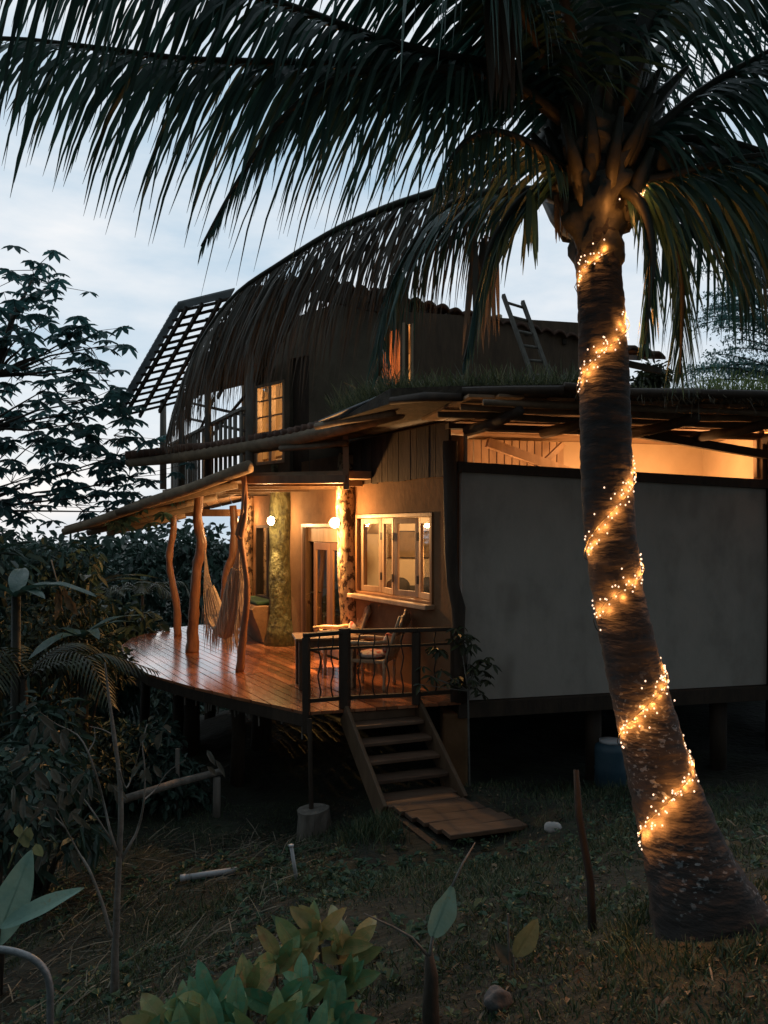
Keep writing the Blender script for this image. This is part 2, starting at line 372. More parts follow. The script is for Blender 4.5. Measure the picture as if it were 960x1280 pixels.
# ================================================================== ground
GP = np.array([(1.42,3.4,-1.75),(0,3.65,-2.36),(1.3,2.5,-1.62),(.3,8.8,-3.16),(.6,7.5,-3.14),(-.92,9.5,-3.84),(-2.2,10,-3.85),(-3,13,-3.55),(-2,14.5,-3.45),
  (3,10.5,-3.55),(5.5,11,-3.5),(2.6,6,-2.35),(2,8,-3.0),(-2.9,5.8,-3.75),(-3.2,8,-3.72),(-3.6,9.2,-3.9),(-1.6,5.5,-3.1),(-.74,5.5,-2.85),(-6,12,-4.6),(-8,9,-5.2),(-11,16,-6.2),
  (-8,18,-5.5),(-2,20,-4.5),(5,18,-3.8),(12,14,-3.4),(12,22,-4.2),(-18,25,-8.5),(0,30,-7),(20,30,-6.5),(-2,1,-1.9),(0,0,-1.6),(0,-3,-1.2),(6,0,-1.0),(6,4,-1.7),(-6,2,-3.2),(-6,-3,-2.2),(9,8,-2.6),(-12,4,-4.6),(14,2,-1.2),(-18,8,-7),(20,12,-3)], float)
def _phi(r): return np.where(r > 1e-9, r*r*np.log(r+1e-12), 0)
_n = len(GP); _K = _phi(np.hypot(GP[:,None,0]-GP[None,:,0], GP[:,None,1]-GP[None,:,1]))+np.eye(_n)*.15
_Pm = np.c_[np.ones(_n), GP[:,:2]]; _A = np.block([[_K,_Pm],[_Pm.T,np.zeros((3,3))]])
_w = np.linalg.solve(_A, np.r_[GP[:,2], 0,0,0])
def ground_z(x, y):
    x = np.asarray(x, float); y = np.asarray(y, float); sh = x.shape; x = x.ravel(); y = y.ravel()
    xc = np.clip(x, -18, 20); yc = np.clip(y, -3, 30)
    z = _w[_n]+_w[_n+1]*xc+_w[_n+2]*yc
    for i in range(_n): z = z+_w[i]*_phi(np.hypot(xc-GP[i,0], yc-GP[i,1]))
    far = np.hypot(np.maximum(0, np.abs(x)-18), np.maximum(0, np.abs(y-13)-17))
    z = z-np.minimum(far*.12, 9)
    z = z+.03*np.sin(x*2.1+y*1.3)+.025*np.sin(x*3.7-y*2.9)*np.clip(1-far, 0, 1)
    k = np.clip(1.6-np.hypot((x-.62)/.85, (y-8.15)/1.05), 0, 1); k = k*k*(3-2*k)
    z = z+k*(np.minimum(z, -3.22)-z)          # trodden level where the plank path lies
    return z.reshape(sh)
def mesh_ground():
    a = np.concatenate([-np.geomspace(600,18,14), np.arange(-17,-8,.8), np.arange(-8,8,.14), np.arange(8,20,.8), np.geomspace(21,600,14)])
    b = np.concatenate([-np.geomspace(200,4,10), np.arange(-3.5,1,.5), np.arange(1,14,.14), np.arange(14,30,.8), np.geomspace(31,900,16)])
    X, Y = np.meshgrid(a, b, indexing='ij'); Z = ground_z(X, Y)
    fine = (np.abs(X) < 8) & (Y > 1) & (Y < 14)
    Z = Z+np.where(fine, (nr.random(X.shape)-.5)*.035, 0)
    v = np.stack([X,Y,Z], -1).reshape(-1,3); n = len(b)
    i, j = np.meshgrid(np.arange(len(a)-1), np.arange(n-1), indexing='ij'); k = (i*n+j).ravel()
    f = np.stack([k,k+n,k+n+1,k+1], 1)
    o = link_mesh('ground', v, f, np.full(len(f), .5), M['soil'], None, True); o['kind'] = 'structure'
mesh_ground()
def rv(n): 
    q = nr.normal(size=(n,3)); return q/np.linalg.norm(q, axis=1, keepdims=True)
def scatter(n, x0, x1, y0, y1):
    x = nr.uniform(x0,x1,n); y = nr.uniform(y0,y1,n)
    px = 480+F*x/y; k = (px > -120) & (px < 1080)
    x, y = x[k], y[k]; return x, y, ground_z(x, y)
def keep_off(x, y):
    """clear of the planked path, the steps and the space under the house"""
    s = (x-SO.x)*sd.x+(y-SO.y)*sd.y; nn = (x-SO.x)*ST.n.x+(y-SO.y)*ST.n.y
    off = (np.abs(s-.2) < .62) & (nn > -.3) & (nn < 2.25)
    under = (y > 10.6) & (x > -3.8)
    return ~off & ~under
# ================================================================== the house
A = V((.97,10.3,0)); B = V((5.72,11.42,0)); C = V((-2.0,15.4,0)); D = V((-3.0,17.3,0))
house = empty('stilt_house', (1.5, 12.0, ZD), 'rustic two storey stilt house with lit porch deck, white wall and grass roof', 'house')
AC = Fr(A, C-A); AB = Fr(A, B-A, flip=True); CD = Fr(C, D-C)
LAC = (C-A).length; LAB = (B-A).length; LCD = (D-C).length
FT = 1.45                                         # underside of the grass roof
# --- white wall under the clerestory
def zsill(s): return lerp(.88, .70, s/LAB)
m = MB(); m.cur = .5
n = 14
for i in range(n):
    a, b = lerp(.08, LAB, i/n), lerp(.08, LAB, (i+1)/n)
    m.hexa([AB.pt(a,-.2,ZD-.02),AB.pt(b,-.2,ZD-.02),AB.pt(b,0,ZD-.02),AB.pt(a,0,ZD-.02),
            AB.pt(a,-.2,zsill(a)-.12),AB.pt(b,-.2,zsill(b)-.12),AB.pt(b,0,zsill(b)-.12),AB.pt(a,0,zsill(a)-.12)])
m.build('limewashed_wall', M['white'], house)
m = MB(); m.beam(AB.pt(0,-.08,zsill(0)-.06), AB.pt(LAB+.1,-.08,zsill(LAB)-.06), .34, .13); m.build('sill_beam', M['darkwood'], house)
m = MB(); m.beam(AB.pt(0,-.06,ZD-.13), AB.pt(LAB+3.4,-.06,ZD-.13), .34, .2); m.build('floor_beam', M['darkwood'], house)
m = MB(); m.beam(AB.pt(-.1,-.1,1.375), AB.pt(LAB+3.4,-.1,1.375), .16, .07); m.build('header_beam', M['darkwood'], house)
# gnarled corner trunk
pts = [P(556,660,10.22)+V((0,0,.6)), P(563,690,10.2), P(566,730,10.18), P(572,760,10.17), P(573,800,10.17), P(577,840,10.18), P(576,876,10.2)]
pts[0] = P(562,552,10.25)
m = MB(); m.tube(pts, [.10,.085,.08,.10,.08,.095,.12], 10, bump=.3); m.build('corner_trunk', M['darkwood'], house, smooth=True)
# clerestory posts and panes
for s in (2.45, LAB-.02):
    m = MB(); m.boxf(AB, s-.11, s+.11, -.17, .03, zsill(s), 1.34); m.build('clerestory_post', M['brownwood'], house, bevel=.01)
m = MB(); m.beam(AB.pt(2.5,.05,1.36), AB.pt(LAB+.1,.05,1.06), .09, .12); m.build('roof_brace', M['darkwood'], house)
m = MB(); m.tube([AB.pt(LAB+.05,.05,ZD-1.0), AB.pt(LAB+.08,.05,-.8), AB.pt(LAB+.04,.05,1.3)], [.13,.11,.12], 10, bump=.2); m.build('corner_post', M['darkwood'], house, smooth=True)
for a, b in ((.14,2.34),(2.56,LAB-.13)):
    w = MB(); f = .035
    w.boxf(AB,a,b,-.11,-.05,1.31,1.34); w.boxf(AB,a,a+f,-.11,-.05,.80,1.31); w.boxf(AB,b-f,b,-.11,-.05,.76,1.31)
    wo = w.build('clerestory_window', M['palewood'], house)
    g = MB(); g.add([AB.pt(a+f,-.08,zsill(a)),AB.pt(b-f,-.08,zsill(b)),AB.pt(b-f,-.08,1.31),AB.pt(a+f,-.08,1.31)], [(0,1,2,3)]); g.build('pane', M['glass'], wo)
# dark wing to the side
m = MB(); m.cur=.3; m.boxf(AB, LAB+.2, LAB+3.4, -.5, -.35, ZD-.02, .5); m.build('timber_wall', M['darkwood'], house)
# --- adobe porch wall with window and door
WIN = (.55, 2.83, -1.07, .22); DOOR = (3.24, 5.02, ZD+.03, .08)
wall_mb(AC, .1, LAC, ZD-.02, 1.26, .2, [WIN, (DOOR[0],DOOR[1],ZD-.02,DOOR[3])]).build('adobe_wall', M['adobe'], house)
m = MB()
for i in range(17):
    m.boxf(AC, .12+i*.165, .277+i*.165, .004, .03+.012*rng.random(), .70+.02*rng.random(), 1.44)
m.build('timber_cladding', M['darkwood'], house)
# window: sill, frame, four folding sashes
w = MB(); a,b,c,d = WIN; f=.06
w.boxf(AC,a,b,-.16,.03,d-f,d); w.boxf(AC,a,a+f,-.16,.03,c,d-f); w.boxf(AC,b-f,b,-.16,.03,c,d-f); w.boxf(AC,a,b,-.16,.03,c-.001,c+.035)
win = w.build('folding_window', M['orangewood'], house, bevel=.006)
m = MB(); m.boxf(AC,a-.03,b+.22,-.19,.16,c-.075,c-.006); m.build('sill', M['palewood'], win, bevel=.012)
def sash(fr, w_, z0, z1, parent, wood, gl, st=.075, name='sash', rail=None):
    s = MB(); r = rail or st
    s.boxf(fr,0,st,-.022,.022,z0,z1); s.boxf(fr,w_-st,w_,-.022,.022,z0,z1)
    s.boxf(fr,st,w_-st,-.022,.022,z1-r,z1); s.boxf(fr,st,w_-st,-.022,.022,z0,z0+r)
    so = s.build(name, wood, parent, bevel=.005)
    g = MB(); g.add([fr.pt(st,0,z0+r),fr.pt(w_-st,0,z0+r),fr.pt(w_-st,0,z1-r),fr.pt(st,0,z1-r)], [(0,1,2,3)])
    return so, g
sw = (b-a-2*f)/4
for i in range(4):
    # each sash stands a little folded
    an = (.20 if i % 2 else -.20)
    s0 = a+f+sw*i
    fr = AC.turned(s0+.004, (-.05 if i % 2 == 0 else -.05-math.sin(.20)*sw), an if i % 2 else an)
    so, g = sash(fr, sw*.985, c+.04, d-f-.005, win, M['palewood'], M['glass'], rail=.09)
    g.build('pane', M['glass'], win)
    for z in (c+.3, d-.35):
        h = MB(); h.boxf(fr, -.015, .03, .022, .034, z-.06, z+.06); h.build('hinge', M['black'], win)
# glazed double door
a,b,c,d = DOOR
w = MB(); f=.07
w.boxf(AC,a,b,-.17,.03,d-f,d); w.boxf(AC,a,a+f,-.17,.03,ZD+.003,d-f); w.boxf(AC,b-f,b,-.17,.03,ZD+.003,d-f)
door = w.build('glazed_door', M['orangewood'], house, bevel=.006)
tp = MB(); tp.boxf(AC,a+f,b-f,-.12,-.04,d-f-.26,d-f-.003); tp.build('top_panel', M['palewood'], door)
dw = (b-a-2*f)*.40
for k, (s0, an, st) in enumerate(((a+f+.01, .0, .14), (a+f+.02+dw, .0, .10))):
    fr = AC.turned(s0, -.08, an)
    so, g = sash(fr, dw, ZD+.02, d-f-.27, door, M['orangewood'], M['darkglass'], st=st, name='door_leaf', rail=.14)
    g.build('pane', M['darkglass'], door)
    kb = MB(); q = fr.pt(dw-.05 if k else .05, .05, -1.2); kb.tube([q, q+AC.n*.06], .018, 8); kb.build('handle', M['black'], door)
# folded dark shutter at the far jamb
for k in range(2):
    fr = AC.turned(b-.11-.09*k, .03, -1.25+.12*k)
    so, g = sash(fr, .50, ZD+.02, d-.06, door, M['brownwood'], M['darkglass'], st=.11, name='folded_shutter', rail=.16)
    g.build('shutter_panel', M['darkwood'], door)
# bark covered column between window and door, and the mossy end pillar
def trunk_col(name, c, z0, z1, r, mat, flare=1.35, seed=0):
    pts = []; rad = []
    for i in range(13):
        t = i/12; z = lerp(z0, z1, t)
        pts.append(V((c.x+.03*math.sin(t*5+seed), c.y+.02*math.cos(t*6+seed), z)))
        rad.append(r*(1+(flare-1)*max(0,1-t*3)**2)*(1+.06*math.sin(t*17+seed)))
    mm = MB(); mm.tube(pts, rad, 18, bump=.12); return mm.build(name, mat, house, smooth=True)
trunk_col('bark_column', AC.pt(3.03,.06,0), ZD-.01, 1.25, .165, M['patchbark'], 1.1, 1)
trunk_col('mossy_pillar', V((C.x-.02,C.y-.12,0)), ZD-.01, 1.25, .24, M['mossbark'], 1.6, 2)
trunk_col('bark_pillar', V((D.x-.05,D.y-.1,0)), ZD-.01, 1.25, .15, M['patchbark'], 1.15, 3)
# alcove wall beyond the pillar with a white window pair
W2 = (.28, 1.75, -1.52, .06)
wall_mb(CD, .05, LCD+.6, ZD-.02, 1.26, .18, [W2]).build('alcove_wall', M['adobe'], house)
w = MB(); a,b,c,d = W2; f=.06
w.boxf(CD,a,b,-.14,.02,d-f,d); w.boxf(CD,a,a+f,-.14,.02,c+f,d-f); w.boxf(CD,b-f,b,-.14,.02,c+f,d-f); w.boxf(CD,a,b,-.14,.02,c,c+f)
w.boxf(CD,(a+b)/2-.045,(a+b)/2+.045,-.13,.01,c+f,d-f)
w2 = w.build('alcove_window', M['darkwood'], house)
g = MB(); g.add([CD.pt(a+f,-.06,c+f),CD.pt(b-f,-.06,c+f),CD.pt(b-f,-.06,d-f),CD.pt(a+f,-.06,d-f)], [(0,1,2,3)]); g.build('pane', M['glass'], w2)
# moulded adobe bench between the pillars
m = MB(); m.cur=.5
vs = []; fs = []; ns = 10; prof = [(.0,.0),(.42,.0),(.50,.25),(.62,.55),(.66,.68),(.60,.74),(.0,.74)]
for i in range(ns+1):
    t = i/ns; s = lerp(.02, LCD-.1, t); wv = .72+.28*math.cos(t*2.6)
    for (nn, zz) in prof: vs.append(CD.pt(s, .001+nn*wv, ZD+.002+zz))
k = len(prof)
for i in range(ns):
    for j in range(k): fs.append((i*k+j, i*k+(j+1)%k, (i+1)*k+(j+1)%k, (i+1)*k+j))
fs += [tuple(range(k-1,-1,-1)), tuple(ns*k+j for j in range(k))]
m.add(vs, fs); m.build('adobe_bench', M['adobe'], house)
# --- interior: floor, ceiling, walls
m = MB(); m.prism([(1.0,10.45),(5.7,11.6),(9.2,12.3),(9.2,18.6),(-2.9,18.6),(-2.85,17.3),(-1.85,15.4)], ZD-.16, ZD-.03); m.build('floor', M['brownwood'], house)
def slab(x0,y0,x1,y1,z0,z1,name,mat,th=.08):
    fr = Fr((x0,y0),(x1-x0,y1-y0)); mm = MB(); mm.cur=.5
    mm.boxf(fr,0,math.hypot(x1-x0,y1-y0),-th/2,th/2,z0,z1); return mm.build(name, mat, house)
slab(-.55,16.4,5.0,16.4,ZD,FT,'room_wall',M['cream'])
slab(-2.86,18.4,-.6,18.4,ZD,FT,'room_wall',M['cream'])
slab(-.46,13.05,-.60,16.35,ZD,FT,'room_wall',M['cream'])  # unseen partition, added to keep the lamp light out of the door's room
slab(-2.45,17.4,-1.2,15.6,ZD,FT,'room_wall',M['cream'])
slab(-3.12,17.78,-1.9,17.56,ZD,FT,'room_wall',M['cream'])
slab(1.35,12.55,5.62,13.58,ZD,FT,'partition_wall',M['cream'])
slab(5.66,11.5,5.66,16.3,ZD,FT,'partition_wall',M['cream'])
# slatted timber behind the clerestory
m = MB()
for i in range(16): m.boxf(AB, .35+i*.13, .46+i*.13, -1.75, -1.70, ZD+.1, 1.4)
m.beam(AB.pt(.9,-1.2,1.3), AB.pt(2.7,-1.3,.75), .1, .14); m.beam(AB.pt(1.5,-1.25,.7), AB.pt(2.2,-1.3,1.32), .08, .08)
m.build('inner_planking', M['palewood'], house)
m = MB(); m.cur = .5; m.prism([(1.05,10.5),(5.7,11.6),(9.2,12.3),(9.2,18.6),(-2.9,18.6),(-2.85,17.2),(-1.85,15.4)], 1.455, 1.505); m.build('ceiling', M['board'], house)
# --- grass roof
RP = [(-.62,10.75),(.08,9.35),(.9,8.85),(2.0,8.55),(3.6,8.8),(5.2,9.15),(9.4,10.0),(9.4,14.0),(5.0,13.7),(.35,12.75),(-.75,12.3)]
zt = [1.50,1.68,1.62,1.58,1.56,1.55,1.53,1.80,1.85,1.90,1.75]
m = MB(); m.prism(RP, [1.515]*11, [z+.02 for z in zt]); m.build('soil_roof', M['soilroof'], house)
m = MB()     # eave edge of rough logs and hanging roots
for i in range(1, 6):
    a = V((*RP[i], 1.55)); b = V((*RP[i+1], 1.53)); q = (b-a)
    nseg = max(1, int(q.length/2.4))
    for k in range(nseg):
        p0 = a+q*(k/nseg); p1 = a+q*((k+1)/nseg)
        m.tube([p0+V((0,-.03,rng.uniform(-.03,.03))), (p0+p1)/2+V((0,-.03,rng.uniform(-.02,.02))), p1+V((0,-.03,rng.uniform(-.03,.03)))], [.05,.056,.047], 8, bump=.3)
m.build('eave_log', M['darkwood'], house, smooth=True)
m = MB()
for i in range(26):
    s = -.4+i*.33
    m.boxf(AB, s, s+.31, -.3, 1.62+.1*math.sin(i*2.1), 1.475, 1.508)
m.build('roof_boarding', M['board'], house)
for i, nn in enumerate((.62,1.18,1.66)):
    m = MB(); s0 = -.45+.1*i; pts=[]; rad=[]
    for k in range(12):
        pts.append(AB.pt(lerp(s0, 8.0, k/11), nn+.02*math.sin(k*1.7+i), 1.415+.012*math.sin(k*2.3+i*2))); rad.append(.040+.008*math.sin(k*1.3+i*3))
    m.tube(pts, rad, 9, bump=.15); m.build('roof_pole', M['log'], house, smooth=True)
for s in (.15,1.25,2.42,3.6,4.8,6.1):
    m = MB(); m.tube([AB.pt(s,.03,1.31), AB.pt(s+.06,.8,1.30), AB.pt(s+.02,1.72,1.32)], [.075,.07,.06], 9, bump=.15); m.build('rafter_log', M['darkwood'], house, smooth=True)
# --- curved porch awning with barrel tiles
UR = PATH([(160,577,14.5),(200,573,14.1),(250,566,13.6),(300,558,13.0),(370,546,12.2),(440,529,11.4),(500,513,10.3)])
inw = V((.866,.5,0))
m = MB(); m.tube([p+V((0,0,-.03)) for p in UR], [.07,.095,.105,.11,.11,.105,.09], 10, bump=.12); awl = m.build('awning_log', M['log'], house, smooth=True)
m = MB()
for i in range(len(UR)-1):
    a, b = UR[i], UR[i+1]; q = inw*1.5+V((0,0,.12))
    m.add([a+V((0,0,.02)), b+V((0,0,.02)), b+q, a+q, a+V((0,0,.06)), b+V((0,0,.06)), b+q+V((0,0,.04)), a+q+V((0,0,.04))], [(3,2,1,0),(4,5,6,7),(0,1,5,4),(1,2,6,5),(2,3,7,6),(3,0,4,7)])
m.build('awning_boards', M['board'], house)
m = MB()
tot = [0]
for i in range(len(UR)-1): tot.append(tot[-1]+(UR[i+1]-UR[i]).length)
def along(path, tot, x):
    for i in range(len(path)-1):
        if x <= tot[i+1]: return path[i].lerp(path[i+1], (x-tot[i])/(tot[i+1]-tot[i]))
    return path[-1]
x = .04
while x < tot[-1]*.93:
    p = along(UR, tot, x); h = .12 if x < 1.6 else .08
    m.tube([p-inw*.07+V((0,0,h)), p+inw*.7+V((0,0,h+.06)), p+inw*1.5+V((0,0,h+.12))], [.075,.07,.065], 8, wob=.05)
    x += .155
m.build('barrel_tiles', M['tile'], house, smooth=True)
m = MB(); a=P(398,527,11.0); b=P(490,489,9.6); m.prism([(a.x,a.y),(b.x,b.y),(b.x+.5,b.y+.5),(a.x+.6,a.y+.4)], [a.z,b.z,b.z+.03,a.z+.05],[a.z+.02,b.z+.02,b.z+.05,a.z+.07]); m.build('metal_sheet', M['sheet'], house)
m = MB(); m.tube(PATH([(395,533,11.2),(430,526,10.8),(492,517,9.9)]), .05, 8, bump=.1); m.build('eave_log', M['log'], house, smooth=True)
# --- lower porch roof
def zl(x): return .236*(x+5.85)
LR = PATH([(80,664,14.2),(120,652,13.9),(180,630,13.2),(240,610,12.7),(312,583,12.0)])
m = MB(); m.tube(LR, [.06,.08,.09,.095,.10], 10, bump=.15); m.build('eave_log', M['log'], house, smooth=True)
m = MB()
N = 13; LN = LR[0]; LE = LR[-1]
for i in range(N):
    t0, t1 = i/N, (i+.94)/N
    a = along(LR, [0]+[sum((LR[j+1]-LR[j]).length for j in range(k+1)) for k in range(4)], t0*sum((LR[j+1]-LR[j]).length for j in range(4)))
    b = along(LR, [0]+[sum((LR[j+1]-LR[j]).length for j in range(k+1)) for k in range(4)], t1*sum((LR[j+1]-LR[j]).length for j in range(4)))
    a2 = V((lerp(-6.4,-3.1,t0), 18.3, 0)); a2.z = zl(a2.x)+.05; b2 = V((lerp(-6.4,-3.1,t1), 18.3, 0)); b2.z = zl(b2.x)+.05
    a = a+V((0,0,.06)); b = b+V((0,0,.06)); z=V((0,0,.03))
    m.add([a,b,b2,a2,a+z,b+z,b2+z,a2+z], [(3,2,1,0),(4,5,6,7),(0,1,5,4),(1,2,6,5),(2,3,7,6),(3,0,4,7)])
m.build('porch_roof_boards', M['board'], house)
for y in (13.2, 14.6, 16.0, 17.4):
    x0 = lerp(-6.0,-6.3,(y-13)/5); x1 = -2.15-(y-12.4)*.47
    if y < 13.5: x0 = -4.6
    m = MB(); m.tube([V((x0,y,zl(x0)-.03)), V(((x0+x1)/2,y,zl((x0+x1)/2)-.03)), V((x1,y,zl(x1)-.03))], [.06,.065,.07], 8, bump=.15); m.build('porch_rafter', M['log'], house, smooth=True)
m = MB(); m.beam(P(186,641,17.6), P(312,641,17.2), .12, .16); m.build('tie_beam', M['brownwood'], house)
# --- deck
def dk(px, py): d = -ZD*F/(py-HY); return P(px, py, d)
outline = [(383,890),(342,881),(300,872),(240,858),(185,842),(160,826),(150,808),(165,797),(205,785.5),(250,781)]
ol = [dk(*q) for q in outline]
poly = [(p.x,p.y) for p in ol]+[(-3.1,18.3),(D.x,D.y),(C.x,C.y),(A.x,A.y),(A.x+.05,A.y-.12)]
import mathutils.geometry as mg
# boards run along the porch wall; each board is clipped to the outline
u = AC.d.xy.normalized(); vv = V((-u.y, u.x))
def clip(pl, n, c, keep):
    out = []
    for i in range(len(pl)):
        a, b = pl[i], pl[(i+1)%len(pl)]; da = a.dot(n)-c; db = b.dot(n)-c
        if keep < 0: da, db = -da, -db
        if da >= 0: out.append(a)
        if da*db < 0: out.append(a+(b-a)*(da/(da-db)))
    return out
pv = [V(p) for p in poly]
lo = min(p.dot(vv) for p in pv); hi = max(p.dot(vv) for p in pv)
m = MB(); bw = .138; x = lo
while x < hi:
    st = clip(clip(pv, vv, x+.006, 1), vv, x+bw-.006, -1)
    if len(st) >= 3:
        ua = min(p.dot(u) for p in st); ub = max(p.dot(u) for p in st); cuts = [ua-1]; q = ua+rng.uniform(.3,2.6)
        while q < ub: cuts.append(q); q += rng.uniform(1.2,3.0)
        cuts.append(ub+1)
        for i in range(len(cuts)-1):
            pc = clip(clip(st, u, cuts[i]+.003, 1), u, cuts[i+1]-.003, -1)
            if len(pc) >= 3:
                dz = rng.uniform(-.004,.002); m.prism([(p.x,p.y) for p in pc], ZD-.04, ZD+dz)
    x += bw
deck = m.build('deck_boards', M['deck'], house)
m = MB()
for i in range(len(ol)-1):
    m.beam(ol[i].lerp(V((-2,14,ZD)),.012)+V((0,0,-.12)), ol[i+1].lerp(V((-2,14,ZD)),.012)+V((0,0,-.12)), .05, .15)
m.build('deck_rim', M['darkwood'], house)
for k in range(5):
    y = 10.6+k*1.6; x0 = [-2.0,-3.6,-4.4,-4.6,-4.6][k]
    m = MB(); m.beam(V((x0,y,ZD-.15)), V((.6-.55*(y-10.3),y,ZD-.15)), .09, .2); m.build('deck_joist', M['darkwood'], house)
m = MB()
for i in range(34):     # short offcuts and drips hanging below the rim
    t = rng.random()*(len(ol)-4); k = int(t); p = ol[k].lerp(ol[k+1], t-k).lerp(V((-2,14,ZD)), .02); l = rng.uniform(.06,.28)
    m = MB(); m.beam(p+V((0,0,-.14)), p+V((rng.uniform(-.01,.01),0,-.14-l)), .03, .02); m.build('hanging_slat', M['grey'], house)
GZ = lambda x, y: float(ground_z(np.array([x]), np.array([y]))[0])
for (px, py, d, r) in ((222,862,12.9,.10),(238,862,12.4,.13),(296,876,11.3,.10),(325,880,12.5,.16),(262,860,15.5,.10),(180,835,14.6,.09)):
    p = P(px, py, d); m = MB(); m.tube([V((p.x,p.y,GZ(p.x,p.y)-.2)), V((p.x+.03,p.y,-3.0)), V((p.x,p.y,ZD-.05))], [r*1.15,r,r], 9, bump=.2); m.build('stilt', M['darkwood'], house, smooth=True)
for (x,y) in ((3.0,11.0),(5.0,11.5),(1.2,13.5),(4.5,14),(-1.0,14.5),(1.5,16.5),(7.5,12)):
    m = MB(); m.tube([V((x,y,GZ(x,y)-.2)), V((x,y,ZD-.1))], .12, 9, bump=.2); m.build('stilt', M['darkwood'], house, smooth=True)
m = MB(); m.box(.78,1.12,10.25,10.7,GZ(.9,10.4)-.3,ZD-.18); m.build('corner_pier', M['adobe'], house, bevel=.03)
m = MB(); m.box(-3.0,9.0,17.6,17.75,-6,ZD-.1); m.build('back_foundation', M['adobe'], house)
# crooked porch posts
for (pts, d, r) in (
    ([(222,796),(221,760),(213,715),(212,690),(217,660),(214,622)], 16.4, [.085,.075,.07,.068,.07,.062]),
    ([(240,816),(241,790),(243,750),(246,710),(252,682),(247,650),(250,614)], 14.25, [.125,.10,.09,.088,.10,.085,.08]),
    ([(300,841),(304,790),(309,740),(305,700),(301,672),(307,640),(304,590)], 12.3, [.075,.055,.05,.045,.055,.04,.045]),
    ([(283,796),(281,740),(285,712),(292,690),(293,660),(291,632)], 16.5, [.10,.09,.085,.09,.085,.08])):
    m = MB(); pp = PATH(pts, d); q = []; rr = []
    for i in range(len(pp)-1):       # Catmull-Rom smoothing
        p0, p1, p2, p3 = pp[max(i-1,0)], pp[i], pp[i+1], pp[min(i+2,len(pp)-1)]
        for k in range(5):
            t = k/5; q.append(.5*((2*p1)+(p2-p0)*t+(2*p0-5*p1+4*p2-p3)*t*t+(3*p1-p0-3*p2+p3)*t**3)); rr.append(lerp(r[i], r[i+1], t))
    q.append(pp[-1]); rr.append(r[-1]); q[0].z = ZD-.003
    m.tube(q, rr, 12, bump=.32)
    if d == 12.3: m.tube(PATH([(301,674),(296,668),(303,640),(306,596)], d-.03), [.035,.03,.03,.03], 8, bump=.1)
    m.build('porch_post', M['redlog'], house, smooth=True)
# --- porch railing with bent stick balusters
rail = MB()
e0 = dk(383,889); e1 = dk(431,885); e2 = V((.42,10.02,ZD)); e3 = V((.93,10.2,ZD))
H = .95
rail.beam(e0+V((-.04,0,H)), e1+V((0,0,H+.02)), .09, .05); rail.beam(e1+V((0,0,H+.03)), e2+V((0,0,H+.02)), .09, .05); rail.beam(e2+V((0,0,H+.02)), e3+V((0,0,H+.01)), .09, .05)
ro = rail.build('porch_railing', M['darkwood'], house, bevel=.008)
for p, w_, h in ((e0,.085,H-.02),(e1,.125,H+.07),(e2,.10,H-.01),(e3,.09,H-.01)):
    m = MB(); m.beam(p+V((0,0,-.28 if w_<.09 else .0)), p+V((0,0,h)), w_, w_, up=V((.3,1,0))); m.build('rail_post', M['darkwood'], ro, bevel=.01)
for (a, b) in ((e0,e1),(e1,e2),(e2,e3)):
    for zz, ww in ((.13,.05),(.77,.03)):
        m = MB(); m.beam(a+V((0,0,zz)), b+V((0,0,zz)), ww, ww); m.build('lower_rail', M['darkwood'], ro)
for (a, b, k) in ((e0,e1,2),(e1,e2,4),(e2,e3,1)):
    for i in range(k):
        p = a.lerp(b, (i+1)/(k+1)); m = MB()
        m.tube([p+V((.018*math.sin(j*1.6+i*2.1),0,lerp(.13,H-.02,j/8))) for j in range(9)], .010, 6, bump=.2); m.build('baluster', M['darkwood'], ro, smooth=True)
# --- steps down to the planked path
SO = V((-.03,9.92,0)); sd = V((.94,.34,0)).normalized(); ST = Fr(SO, sd, flip=True)     # s along the deck edge, n towards the viewer
NS = 5; rise = .165; run = .205; hw = .47
sk = .10        # the flight slides sideways a little as it descends
stairs = MB()
for sgn in (-1, 1):
    a = ST.pt(sgn*(hw+.03), -.02, ZD-.06); b = ST.pt(sgn*(hw+.03)+sk, run*NS+.12, ZD-rise*NS-.12)
    stairs.beam(a, b, .05, .30)
so = stairs.build('porch_steps', M['brownwood'], house, bevel=.01)
for i in range(NS):
    m = MB(); s = sk*(i+1)/NS; z = ZD-rise*(i+1)
    m.boxf(ST, -hw+s, hw+s, run*i, run*(i+1)+.05, z-.045, z); m.build('tread', M['path'], so, bevel=.008)
m = MB(); m.boxf(ST, -hw, hw, -.06, -.01, ZD-rise, ZD-.06); m.build('riser', M['brownwood'], so)
# --- upper storey
BF = .78                                            # balcony slab underside
m = MB(); m.prism([(-2.33,12.55),(-.62,12.05),(-.2,12.2),(-.25,12.55),(-1.95,15.35),(-2.95,17.3),(-5.0,18.7),(-5.25,18.2)], BF, BF+.12); m.build('balcony_floor', M['board'], house)
for k in range(6):
    t = k/5; a = V((lerp(-2.3,-4.3,t), lerp(12.7,17.6,t), BF-.05)); b = V((lerp(-.35,-2.6,t), lerp(12.5,17.2,t), BF-.05))
    m = MB(); m.beam(a, b, .07, .10); m.build('balcony_joist', M['brownwood'], house)
m = MB(); m.beam(P(306,600,12.5), P(434,599,11.95), .12, .13); m.build('balcony_beam', M['orangewood'], house, bevel=.01)
m = MB(); m.beam(P(433,612,11.97), P(432,545,11.97), .09, .09, up=V((0,1,0))); m.build('balcony_post', M['orangewood'], house)
m = MB(); m.tube(PATH([(350,561,12.3),(400,557,12.0),(434,553,11.8)]), .05, 8, bump=.1); m.build('awning_pole', M['log'], house, smooth=True)
